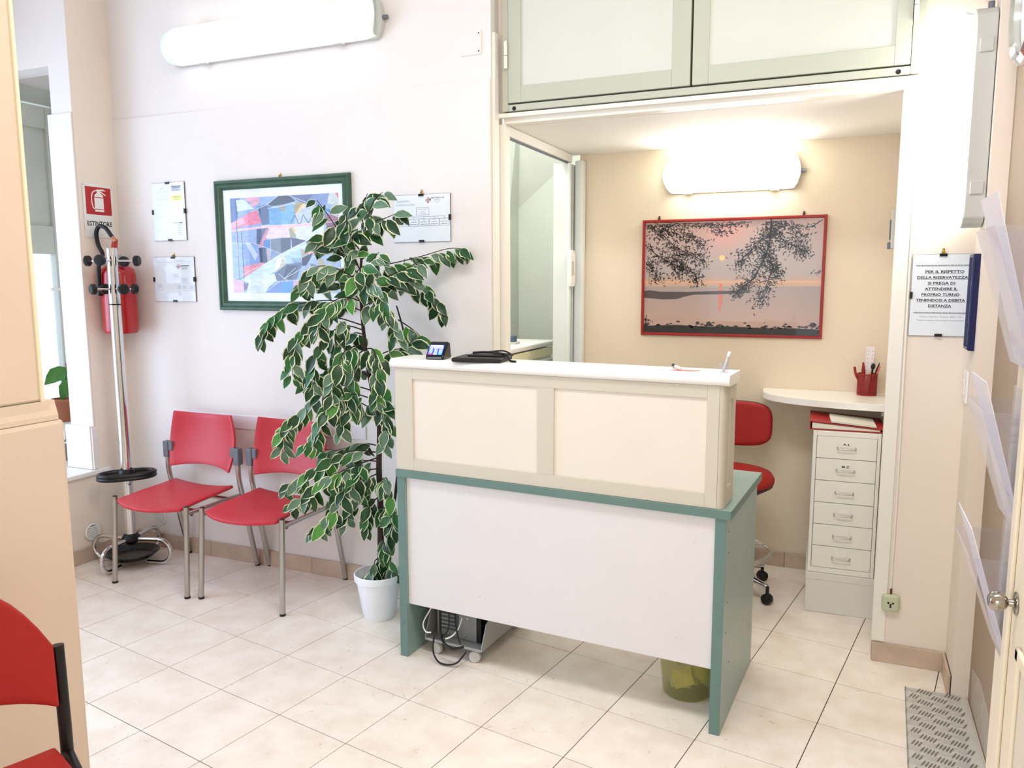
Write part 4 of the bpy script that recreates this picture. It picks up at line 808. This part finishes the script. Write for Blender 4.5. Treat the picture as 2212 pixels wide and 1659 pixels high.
G().tube(st2, .006, 8, rad=[.008-.005*i/(len(st2)-1) for i in range(len(st2))]).ob('stem', BARK, fi, smooth=60)
BR = [  # (points in the plant's own plane: across, up; depth towards the wall), leaf spacing
 [(804,520,0),(815,470,-.02),(832,430,-.02),(848,415,0)], [(806,500,0),(800,450,.03),(812,415,.04)], [(802,540,0),(830,480,-.03),(855,470,-.05),(880,460,-.05)],
 [(800,570,0),(860,560,.05),(920,545,.1),(980,528,.12),(1020,530,.10)], [(798,600,0),(850,590,-.04),(900,570,-.05),(930,555,-.05)], [(798,640,0),(850,600,.06),(910,605,.1),(950,635,.1),(968,662,.1)],
 [(800,650,0),(840,640,-.08),(870,680,-.1),(880,710,-.1)], [(870,680,.06),(900,700,.06),(930,725,.06),(965,745,.04),(992,768,.02)], [(806,770,0),(850,745,-.05),(890,735,-.02),(910,715,0)],
 [(798,580,0),(770,520,-.03),(740,470,-.04),(712,432,-.04)], [(797,590,0),(750,540,.05),(720,505,.06),(700,515,.05)], [(797,600,0),(750,570,-.08),(710,570,-.1),(690,600,-.1)],
 [(796,640,0),(750,600,.02),(700,590,.04),(660,608,.04)], [(796,660,0),(740,640,.04),(690,640,.05),(630,652,.05),(590,680,.03),(574,712,.02)], [(797,690,0),(740,670,-.1),(690,690,-.14),(665,740,-.14),(660,790,-.13)],
 [(798,700,0),(760,690,-.05),(720,720,-.08),(700,770,-.08),(695,810,-.08)], [(799,710,0),(770,710,.05),(735,750,.07),(725,800,.07)], [(800,730,0),(770,740,-.12),(750,790,-.15),(745,830,-.15)], [(802,740,0),(830,740,-.1),(840,790,-.12),(835,840,-.12)],
 [(808,800,0),(760,780,.06),(700,800,.08),(660,815,.06)], [(815,830,0),(760,815,-.04),(700,840,-.06),(655,880,-.06),(630,905,-.05),(622,950,-.05)], [(820,850,0),(780,830,-.1),(740,850,-.14),(715,890,-.14),(690,930,-.14)],
 [(826,880,0),(790,850,-.06),(765,860,-.08),(752,905,-.08)], [(826,890,0),(845,850,-.08),(852,880,-.1),(850,930,-.1)], [(826,950,0),(780,950,.05),(730,965,.05),(690,960,.04)],
 [(826,965,0),(770,955,-.06),(710,980,-.08),(665,1010,-.08),(625,1030,-.07)], [(826,975,0),(770,985,-.12),(720,1010,-.14),(680,1040,-.14),(650,1060,-.13)], [(826,985,0),(780,990,.04),(740,1030,.05),(715,1090,.05)],
 [(826,1000,0),(790,1000,-.1),(750,1050,-.14),(720,1095,-.14),(698,1115,-.13)], [(826,1010,0),(800,1020,-.05),(775,1060,-.07),(755,1105,-.07)], [(826,1030,0),(850,1010,-.1),(862,1060,-.13),(866,1105,-.13)],
 [(826,1060,0),(805,1080,-.05),(800,1120,-.06)], [(826,1080,0),(845,1090,-.06),(852,1150,-.07)], [(825,1150,0),(840,1170,-.05),(852,1215,-.06)], [(824,1200,0),(815,1200,-.05),(812,1225,-.06)],
 [(798,620,0),(820,600,-.1),(850,620,-.14),(860,660,-.14)], [(797,640,0),(770,630,-.12),(740,650,-.16),(720,690,-.16)], [(800,540,0),(780,500,-.05),(775,460,-.06)], [(797,610,0),(800,580,-.12),(830,560,-.15),(850,540,-.15)], [(803,740,0),(780,760,-.05),(775,800,-.06),(780,850,-.06)]]
def leaf_mesh(name, mats, seed):
    r = random.Random(seed); g = G(); rows = [(.0, .0), (.22, .72), (.48, 1.0), (.74, .66), (1.0, 0)]; V = []
    for t, w in rows:
        y = t; z = -.22*t*t+.02
        if w == 0: V.append([g.b.verts.new((0, y, z))]); continue
        W2 = .30*w; row = []
        for k in (-1, -.80, 0, .80, 1):
            wob = r.uniform(-.035, .035) if abs(k) == 1 else 0
            row.append(g.b.verts.new((k*W2*(1+wob*2), y+wob, z+.10*abs(k)*w+(r.uniform(-.03, .03) if abs(k) == 1 else 0))))
        V.append(row)
    for A, B in zip(V, V[1:]):
        for k in range(4):
            mi = 1 if k in (0, 3) else 0
            if len(A) == 1: g._f([A[0], B[k], B[k+1]], mi)
            elif len(B) == 1: g._f([A[k], A[k+1], B[0]], mi)
            else: g._f([A[k], A[k+1], B[k+1], B[k]], mi)
    o = g.ob(name, mats, None, smooth=80); me = o.data; bpy.data.objects.remove(o); return me
LG = [mat('leaf_dark', '1A4423', .38, var=.25, scale=3, rnd=.3), mat('leaf_mid', '28602B', .4, var=.25, scale=3, rnd=.25), mat('leaf_grey', '5F7F68', .4, var=.2, scale=3, rnd=.2), mat('leaf_light', '4E8A3A', .4, var=.2, scale=3, rnd=.2)]
RIM = mat('leaf_margin', 'DDE3BE', .5, var=.1, scale=4)
LM = [leaf_mesh('leaf', [LG[k], RIM], 10+k) for k in (0, 1, 2, 3)]+[leaf_mesh('leaf', [LG[0], RIM], 30)]
rl_ = random.Random(11); leaves = []
for bi, pts in enumerate(BR):
    path = spline([lp(*p) for p in pts], 5); n = len(path)
    G().tube(path, .002, 6, rad=[.0032-.0020*i/(n-1) for i in range(n)]).ob('branch', TWIG, fi, smooth=60)
    L = sum((b-a).length for a, b in zip(path, path[1:])); cnt = max(4, int(L/.021)); k0 = .14
    for k in range(cnt+1):
        t = k0+(1-k0)*k/cnt; q = min(n-1.001, t*(n-1)); i = int(q); p = path[i].lerp(path[i+1], q-i); tan = (path[i+1]-path[i]).normalized()
        side = tan.cross(Vector((0, 0, 1))); side = side.normalized() if side.length > .05 else fr_
        s = 1 if k % 2 else -1
        d = tan*rl_.uniform(.1, .7)+side*s*rl_.uniform(.1, .45)+fr_*(s*rl_.uniform(.1, .7))+Vector((0, 0, -1))*rl_.uniform(.2, 1.1)-ff*.15
        d.normalize(); size = rl_.uniform(.066, .094)*(1-.22*max(0, t-.75)/.25)
        nrm = (-ff*rl_.uniform(.7, 1.5)+Vector((0, 0, 1))*rl_.uniform(.1, .6)+fr_*rl_.uniform(-.6, .6)); nrm = (nrm-d*nrm.dot(d)).normalized()
        leaves.append((p+d*.010, d, nrm, size))
def leaf_matrix(p, d, nrm, size):
    x = d.cross(nrm).normalized(); m = Matrix((x*size, d*size, nrm*size)).transposed().to_4x4(); m.translation = p; return m
wall_y = YB-PY-.004
def ok_leaf(l):
    tip = l[0]+l[1]*l[3]
    for q in (l[0], tip):
        if q.y > wall_y-.02: return False
        w_ = Vector((q.x+PX, q.y+PY, q.z)); dl = DM.inverted() @ w_
        if dl.x > -.02 and -.02 < dl.y < DD+.02 and q.z < (1.19 if dl.y < .17 else .77): return False
    return True
leaves = [l for l in leaves if ok_leaf(l)]
camL = camo.location-Vector((PX, PY, 0)); leaves.sort(key=lambda l: (l[0]-camL).length/l[3])
for l in leaves[:300]:
    o = bpy.data.objects.new('leaf', rl_.choice([LM[0], LM[0], LM[4], LM[1], LM[1], LM[2], LM[3]])); COL.objects.link(o); o.parent = fi; o.matrix_basis = leaf_matrix(*l)
if len(leaves) > 300:
    bmx = bmesh.new()
    for l in leaves[300:]:
        k = rl_.choice((0, 1, 2)); mm = leaf_matrix(*l); src = LM[k]; vs = [bmx.verts.new(mm @ v.co) for v in src.vertices]
        for p in src.polygons:
            f = bmx.faces.new([vs[i] for i in p.vertices]); f.material_index = (k if p.material_index == 0 else 3); f.smooth = True
    me = bpy.data.meshes.new('inner_leaves'); bmx.to_mesh(me); bmx.free()
    for m in (LG[0], LG[1], LG[2], RIM): me.materials.append(m)
    o = bpy.data.objects.new('inner_leaves', me); COL.objects.link(o); o.parent = fi; o['kind'] = 'stuff'
# ------------------------------------------------------------------ niche: folding door, back-room cabinet
fd = thing('folding_door', 'white accordion door folded back at the left of the niche', 'door', (-1.41, 3.22, 0))
G().box(-.018, .018, .0, .86, 2.085, 2.125).ob('top_track', WHITE, fd); G().box(-.006, .006, .0, .86, 2.078, 2.085).ob('track_slot', GREYP, fd)
PVC = mat('white_pvc', 'E9EEEA', .35, var=.01)
G().box(.04, .085, .84, .895, 0, 2.09).ob('end_post', PVC, fd, bevel=.006)
for k in range(5):
    y0 = .772+k*.016; s = 1 if k % 2 else -1
    G().slab([(-.05, y0+.012*s, 0), (.035, y0-.012*s+.014, 0), (.035, y0-.012*s+.020, 0), (-.05, y0+.012*s+.006, 0)], (0, 0, 2.07)).ob('fold_panel', PVC, fd)
G().box(.030, .044, .752, .772, 0, 2.07).ob('lead_post', PVC, fd, bevel=.004)
G().slab([(.046, .74, 1.43), (.046, .79, 1.43), (.046, .805, 1.46), (.046, .805, 1.59), (.046, .79, 1.62), (.046, .74, 1.62), (.046, .735, 1.59), (.046, .735, 1.46)], (.014, 0, 0)).ob('handle', WHITE, fd, bevel=.004)
G().box(.06, .066, .745, .765, 1.49, 1.56).ob('latch', CREAM, fd)
bc = thing('drawer_cabinet', 'white drawer cabinet with a cream band in the back room', 'cabinet', (-1.6, 3.4, 0))
G().box(-.34, -.004, 0, .94, 0, 1.075).ob('body', WHITE, bc); G().box(-.345, .012, -.01, .955, 1.085, 1.115).ob('top', WHITE, bc, bevel=.008)
G().box(-.002, .006, .004, .936, 1.03, 1.078).ob('cream_band', mat('yellow_cream', 'EFE6BE', .4), bc)
for k in range(5):
    z = 1.015-k*.2; d = G().box(-.003, .010, .01, .93, z-.185, z).ob('drawer', WHITE, bc, bevel=.003); G().box(.010, .016, .01, .93, z-.016, z-.008).ob('grip', GREYL, d)
st = thing('stamp', 'small blue date stamp on top of the back-room cabinet', 'stamp', (-1.70, 3.98, 1.1155)); G().box(-.035, .035, -.03, .03, 0, .012).ob('foot', GREYL, st, bevel=.002); G().box(-.022, .022, -.02, .02, .012, .045).ob('head', mat('slate_blue', '4C6076', .4), st, bevel=.004)
# ------------------------------------------------------------------ half-round shelf and the filing corner
sh = thing('half_round_shelf', 'white half-round shelf fixed to the niche back wall', 'shelf', (.186, YNB, .89))
pts = [(-.56*math.sin(a)**.8 if k < 20 else 0, -.385*math.cos(a)**.85 if k < 20 else -0) for k, a in enumerate([k*PI/2/20 for k in range(21)])]
pts = [(-.56*math.sin(a), -.385*(math.cos(a)**.62)) for a in [k*PI/2/22 for k in range(22)]]+[(-.56, -.02), (-.56, -.001), (0, -.001)]
pts = [(min(x, -.0005), y) for x, y in pts]
G().slab([(x, y, 0) for x, y in pts], (0, 0, .032)).ob('board', mat('white_shelf_laminate', 'F6F3EA', .25, var=.0), sh, bevel=.002)
G().box(-.03, -.002, -.34, -.01, -.026, -.001).ob('bracket', GREYL, sh)
fl_ = thing('filing_cabinet', 'narrow white six-drawer cabinet standing on a box', 'cabinet', (-.112, 3.586, .182), .0366)
FC = mat('white_steel', 'EFEDE2', .4, var=.012)
FW, FD_, FH = .268, .43, .634
G().box(0, .014, 0, FD_, 0, FH).box(FW-.014, FW, 0, FD_, 0, FH).box(.014, FW-.014, 0, FD_, FH-.022, FH).box(.014, FW-.014, 0, FD_, 0, .024).box(.014, FW-.014, FD_-.01, FD_, .024, FH-.022).ob('body', FC, fl_, bevel=.002)
G().box(.014, FW-.014, .02, .03, .024, FH-.022).ob('dark_inside', BLACK, fl_)
dh = (FH-.046)/6
for k in range(6):
    z1 = FH-.0225-k*dh; z0 = z1-dh+.0022
    d = G().box(.0155, FW-.0155, .001, .3, z0, z1).ob('drawer', FC, fl_, bevel=.0015)
    cx = FW/2; zm = z0+dh*.52
    G().tube(fillet([(cx-.036, .001, zm), (cx-.036, -.016, zm-.006), (cx+.036, -.016, zm-.006), (cx+.036, .001, zm)], .008), .0028, 8).ob('handle', STEEL, d, smooth=50)
    G().box(cx-.024, cx+.024, -.0014, .0006, zm+.000, zm+.026).ob('label_holder', mat('label_plastic', 'F3F0E6', .3, var=0), d)
    if k < 2:
        P = Print(); P.text(('A-L', 'M-Z')[k], cx, zm+.009, .010, '26241F', 1, .02, .030); P.ob('label_text', d, PRINT, (0, -.0017, 0))
bx = thing('plinth_box', 'white cardboard box under the narrow filing cabinet', 'box', (-.116, 3.582, 0), .0366)
G().box(0, .276, 0, .44, 0, .170).ob('carton', mat('white_carton', 'E4E0D8', .7, var=.02), bx, bevel=.003); G().box(-.002, .278, -.002, .442, .150, .181).ob('lid', mat('white_carton', 'E4E0D8'), bx, bevel=.002)
bi_ = thing('red_binder', 'red ring binder lying on the narrow filing cabinet', 'binder', (-.13, 3.60, .8175), .0366)
RB = mat('red_binder_board', 'A81E1C', .4, var=.05)
G().box(0, .30, 0, .30, 0, .004).ob('cover', RB, bi_); G().slab([(0, 0, .034), (.30, 0, .012), (.30, 0, .016), (0, 0, .038)], (0, .30, 0)).ob('cover', RB, bi_); G().box(0, .004, 0, .30, .004, .034).ob('spine', RB, bi_); G().slab([(.01, .006, .0045), (.28, .006, .0045), (.28, .006, .011), (.01, .006, .030)], (0, .28, 0)).ob('papers', YELP, bi_)
pp = thing('paper_stack', 'grey-white papers stacked on the red binder', 'paper', (-.045, 3.605, .8175), .06)
G().slab([(0, 0, .0345), (.18, 0, .0205), (.18, 0, .0275), (0, 0, .0425)], (0, .2, 0)).ob('sheets', mat('greyish_paper', 'D9D7C8', .7), pp)
# pencil cup with its contents
CX, CY, CZ = .098, 4.03, .9225
pc_ = thing('pencil_cup', 'red metal mesh pencil cup on the half-round shelf', 'cup', (CX, CY, CZ))
G().lathe([(0, 0), (.044, 0), (.044, .006), (.043, .006), (.043, .003), (0, .003)], (0, 0, 0), 28).ob('base', DARKRED, pc_, smooth=30)
G().lathe([(.0435, .006), (.0435, .1)], (0, 0, 0), 36).ob('mesh_wall', glassy('red_mesh', 'A02624', .55, .5), pc_, smooth=60)
G().tube([(.0435*math.cos(a), .0435*math.sin(a), .1) for a in [2*PI*k/32 for k in range(32)]], .0028, 8, closed=True).ob('rim', DARKRED, pc_, smooth=60)
def incup(name, label, cat, g, m, x, y, ax_, ay_, extra=None):
    t = thing(name, label, cat, (CX+x, CY+y, CZ+.0035), 0, 'things in the pencil cup'); g.ob('shaft', m, t, smooth=50); t.rotation_euler = (ax_, ay_, 0)
    if extra: extra(t)
    return t
ru = incup('ruler', 'clear white ruler standing tall in the pencil cup', 'ruler', G().box(-.018, .018, -.001, .001, 0, .225), mat('milky_ruler', 'F2E6E6', .3, var=0), .0, .018, .02, .03)
P = Print()
for k in range(18):
    P.rect(-.016, -.012, .11+k*.006, .1106+k*.006, '6A5A5A', 1)
    if k % 3 == 0: P.rect(.010, .014, .112+k*.006, .115+k*.006, '6A5A5A', 1); P.rect(-.009, -.006, .112+k*.006, .115+k*.006, '6A5A5A', 1)
P.ob('scale', ru, PRINT, (0, -.0012, 0))
def handle(x, z, m): return lambda t: G().lathe([(.004, 0), (.008, .015), (.006, .035), (0, .045)], (x, 0, z), 12).ob('grip', m, t, smooth=50)
incup('scissors', 'dark red scissor handle leaning left in the pencil cup', 'scissors', G().tube([(0, 0, 0), (0, 0, .08)], .004, 8), DARKRED, -.018, -.01, 0, -.30, lambda t: G().tube(spline([(0, 0, .075), (-.004, 0, .10), (0, 0, .135)], 4), .006, 10).ob('grip', DARKRED, t, smooth=50))
incup('letter_opener', 'upright dark red letter opener in the pencil cup', 'opener', G().tube([(0, 0, 0), (0, 0, .09)], .005, 8), DARKRED, -.012, .012, 0, -.06, lambda t: G().tube([(0, 0, .08), (0, 0, .11), (0, 0, .15)], .008, 10, rad=[.008, .009, .004]).ob('grip', DARKRED, t, smooth=50))
incup('black_marker', 'black round-headed marker in the pencil cup', 'marker', G().tube([(0, 0, 0), (0, 0, .13)], .004, 8), BLACK, .008, -.01, 0, .10, lambda t: G().lathe([(.003, .118), (.009, .126), (.010, .138), (.006, .147), (0, .149)], (0, 0, 0), 14).ob('head', BLACK, t, smooth=50))
incup('black_pen', 'pointed black pen leaning right in the pencil cup', 'pen', G().tube([(0, 0, 0), (0, 0, .12), (0, 0, .155)], .005, 8, rad=[.004, .006, .0015]), BLACK, .012, .008, 0, .24)
incup('pink_pen', 'pink pen leaning furthest right in the pencil cup', 'pen', G().tube([(0, 0, 0), (0, 0, .14)], .004, 8), mat('pink_plastic', 'E0706A', .4), .014, -.006, 0, .26)
incup('pencil', 'yellow wooden pencil slanting inside the pencil cup', 'pencil', G().tube([(0, 0, 0), (0, 0, .115)], .0035, 6), mat('yellow_pencil', 'D8A24A', .5), -.022, -.024, 0, .30)
# ------------------------------------------------------------------ drafting stool behind the desk
so_ = thing('drafting_stool', 'red drafting stool with chrome foot ring behind the desk', 'stool', (-.50, 3.70, 0), .12)
G().lathe([(0, .505), (.20, .51), (.225, .53), (.228, .55), (.215, .572), (.15, .582), (0, .578)], (0, 0, 0), 36).ob('seat', REDC, so_, smooth=60); G().lathe([(0, .485), (.17, .487), (.222, .520), (.226, .535), (.20, .512), (0, .5)], (0, 0, 0), 32).ob('seat_shell', BLACK, so_, smooth=50)
def sback(u, v):
    a = 2*u-1; b = 2*v-1; k = (abs(a)**4+abs(b)**4)**.25 if (a or b) else 0; m_ = max(abs(a), abs(b)); s = m_/k if k > 0 else 1
    x, z = a*s*.215, b*s*.108; return (x, .225-.55*x*x+.012*b, .765+z)
G().grid(sback, 14, 10).ob('backrest', REDC, so_, smooth=70, solid=.04, bevel=.012)
G().grid(lambda u, v: tuple(Vector(sback(u, v))+Vector((0, .028, 0))), 14, 10).ob('back_shell', BLACK, so_, smooth=70, solid=.012)
G().tube(fillet([(0, .10, .48), (0, .24, .50), (0, .262, .80)], .06), .012, 10).ob('back_bar', CHROME, so_, smooth=50)
G().cyl((0, 0, .10), (0, 0, .49), .025, 18).ob('gas_column', BLACK, so_, smooth=40)
G().tube([(.225*math.cos(2*PI*k/40), .225*math.sin(2*PI*k/40), .20) for k in range(40)], .011, 10, closed=True).ob('foot_ring', CHROME, so_, smooth=60)
for k in range(3): a = 2*PI*k/3+.4; G().tube([(.02*math.cos(a), .02*math.sin(a), .20), (.22*math.cos(a), .22*math.sin(a), .20)], .008, 8).ob('ring_spoke', CHROME, so_, smooth=50)
for k in range(5):
    a = 2*PI*k/5-.58; c_, s_ = math.cos(a), math.sin(a)
    l = G().tube([(.02*c_, .02*s_, .115), (.15*c_, .15*s_, .098), (.25*c_, .25*s_, .078)], .016, 10, rad=[.022, .018, .014]).ob('base_arm', CHROME, so_, smooth=50)
    G().lathe([(0, -.02), (.020, -.02), (.024, -.014), (.024, .014), (.020, .02), (0, .02)], (.25*c_, .25*s_, .0245), 16, axis=(-s_, c_, 0)).cyl((.25*c_, .25*s_, .04), (.25*c_, .25*s_, .082), .008, 10).ob('castor', BLACK, so_, smooth=40)
# ------------------------------------------------------------------ right edge: door, leaflet holders, checker plate
dr = struct('door_1', G().box(.297, .3175, .55, 1.62, 0, 2.2), mat('cream_door_paint', 'F1E6CF', .45, var=.012), bevel=.004)
DP = _m['cream_door_paint']
for a in ((.66, .92), ): pass
G().box(.289, .297, .70, 1.50, .82, .845).box(.289, .297, .70, 1.50, .20, .225).box(.289, .297, 1.475, 1.50, .20, .845).ob('panel_moulding', DP, dr, bevel=.004); G().box(.2955, .2975, .72, 1.475, .225, .82).ob('lower_panel', CREAMP, dr)
G().box(.290, .297, 1.585, 1.62, 0, 2.2).ob('edge_strip', DP, dr, bevel=.003)
kb = G().lathe([(.020, 0), (.021, .002), (.019, .004), (.007, .006), (.006, .013), (.011, .016), (.0165, .022), (.018, .030), (.0155, .039), (.009, .044), (0, .0455)], (.297, 1.555, .898), 28, axis=(-1, 0, 0)).ob('door_knob', mat('polished_steel', 'A9A49C', .1, 1, var=0), dr, smooth=50)
def holder(label, y, z, hgt, lean):
    t = thing('leaflet_holder', label, 'leaflet holder', (.3165, y, z), 0, 'clear leaflet holders')
    w = .21
    G().box(-.003, 0, -w/2, w/2, 0, hgt*.9).ob('back_sheet', ACR, t)
    G().slab([(-.014, -w/2, 0), (-.012, -w/2, 0), (-.012-lean, -w/2, hgt*.8), (-.014-lean, -w/2, hgt*.8)], (0, w, 0)).ob('front_sheet', ACR, t)
    G().box(-.014, -.003, -w/2, w/2, 0, .002).ob('bottom', ACR, t)
    for s in (-1, 1): G().slab([(-.003, s*w/2, 0), (-.014, s*w/2, 0), (-.014-lean, s*w/2, hgt*.8), (-.003, s*w/2, hgt*.8)], (0, .0015*s, 0)).ob('side_sheet', ACR, t)
    lf = thing('leaflet', {'u': 'white leaflet standing in the upper clear holder', 'm': 'white leaflet standing in the middle clear holder', 'l': 'white leaflet standing in the lower clear holder'}[label[0]], 'leaflet', (.3165, y, z+.003), 0, 'leaflets in the clear holders')
    G().slab([(-.006, -.095, 0), (-.0075, -.095, 0), (-.0075-lean*1.05, -.095, hgt*.98), (-.006-lean*1.05, -.095, hgt*.98)], (0, .19, 0)).ob('sheet', mat('leaflet_paper', 'E9E7EE', .4, var=.02), lf)
    P = Print()
    for k in range(7): scribble(P, 0, hgt*.85-k*.03, .12, 1, .004, .01, '8C8AA0')
    o = P.ob('printing', lf, PRINT, (0, 0, 0)); o.rotation_euler = (0, 0, -PI/2); o.rotation_euler = (math.atan2(lean, hgt), 0, -PI/2); o.location = (-.0085, 0, 0)
holder('uppermost of three clear leaflet holders at the right edge', 1.725, 1.30, .32, .075)
holder('middle of three clear leaflet holders at the right edge', 1.725, 1.0, .28, .07)
holder('lowest of three clear leaflet holders above the door knob', 1.725, .735, .27, .075)
cp = thing('checker_plate', 'aluminium checker plate lying on the floor by the right wall', 'metal plate', (.254, 2.998, .0), -.05*0)
ALU = mat('aluminium', 'D6D5D0', .4, .35, var=.05)
g = G(); g.slab([(0, 0, .004), (-.040, -.95, .004), (.19, -.95, .004), (.19, 0, .004)], (0, 0, .006)); g.ob('sheet', ALU, cp)
G().slab([(-.001, 0, 0), (-.041, -.95, 0), (-.041, -.95, .012), (-.001, 0, .012)], (.003, 0, 0)).ob('edge_trim', STEEL, cp)
def bar(g, x, y, a, hl):
    c_, s_ = math.cos(a), math.sin(a); g.slab([(x+c_*p-s_*q, y+s_*p+c_*q, .0098) for p, q in ((-hl, -.0012), (0, -.0024), (hl, -.0012), (hl, .0012), (0, .0024), (-hl, .0012))], (0, 0, .0022))
gA, gB = G(), G()
for i in range(6):
    for j in range(25):
        y0 = -.020-j*.039; x0 = .018+i*.0435-.040*(-y0/.95)
        for k in range(5):
            if (i+j) % 2: x, y, a, hl, g_ = x0+(k-2)*.0092, y0-(k-2)*.003, 1.15, .0155, gA
            else: x, y, a, hl, g_ = x0+(k-2)*.002, y0+(k-2)*.0072, -.35, .019, gB
            if x-.012 > -.040*(-y/.95)+.002 and x+.02 < .19 and -.94 < y < -.012: bar(g_, x, y, a, hl)
gA.ob('tread_bars', mat('tread_dark_reflection', '8B8983', .35, .5, var=0), cp, kind='stuff'); gB.ob('tread_bars', mat('tread_light_reflection', 'DDDCD8', .3, .5, var=0), cp, kind='stuff')  # one metal: reflection by bar direction is painted in as two greys
# plant on the bay window board
wv = thing('window_plant', 'green leaves of a potted plant in the bay window', 'plant', (-4.16, 3.12, .662))
G().lathe([(0, 0), (.05, 0), (.065, .11), (.07, .115), (.07, .13), (.06, .13), (.055, .1), (0, .1)], (0, 0, 0), 20).ob('pot', mat('terracotta', 'A8664A', .7), wv, smooth=40)
G().tube(spline([(0, 0, .1), (.01, .0, .2), (.03, .01, .30)]), .004, 6).ob('stem', LG[1], wv, smooth=50)
for p, d, n_, sz in (((.03, .01, .31), (-.3, -.75, -.55), (.8, -.3, .5), .15), ((.03, .02, .25), (.1, -.45, -.85), (.9, -.35, .2), .14), ((.02, .02, .3), (.2, .8, -.2), (.7, .1, .7), .13), ((.0, .0, .22), (-.4, .5, .2), (.5, -.2, .9), .12)):
    o = bpy.data.objects.new('leaf', leaf_mesh('leaf', [LG[3], LG[3]], 77)); COL.objects.link(o); o.parent = wv
    d = Vector(d).normalized(); n_ = Vector(n_); n_ = (n_-d*n_.dot(d)).normalized(); o.matrix_basis = leaf_matrix(Vector(p), d, n_, sz)
G().lathe([(0, 0), (.012, .008), (.014, .02), (.006, .034), (0, .036)], (.035, .012, .31), 12).ob('flower', mat('red_petal', 'B81F24', .5), wv, smooth=60)
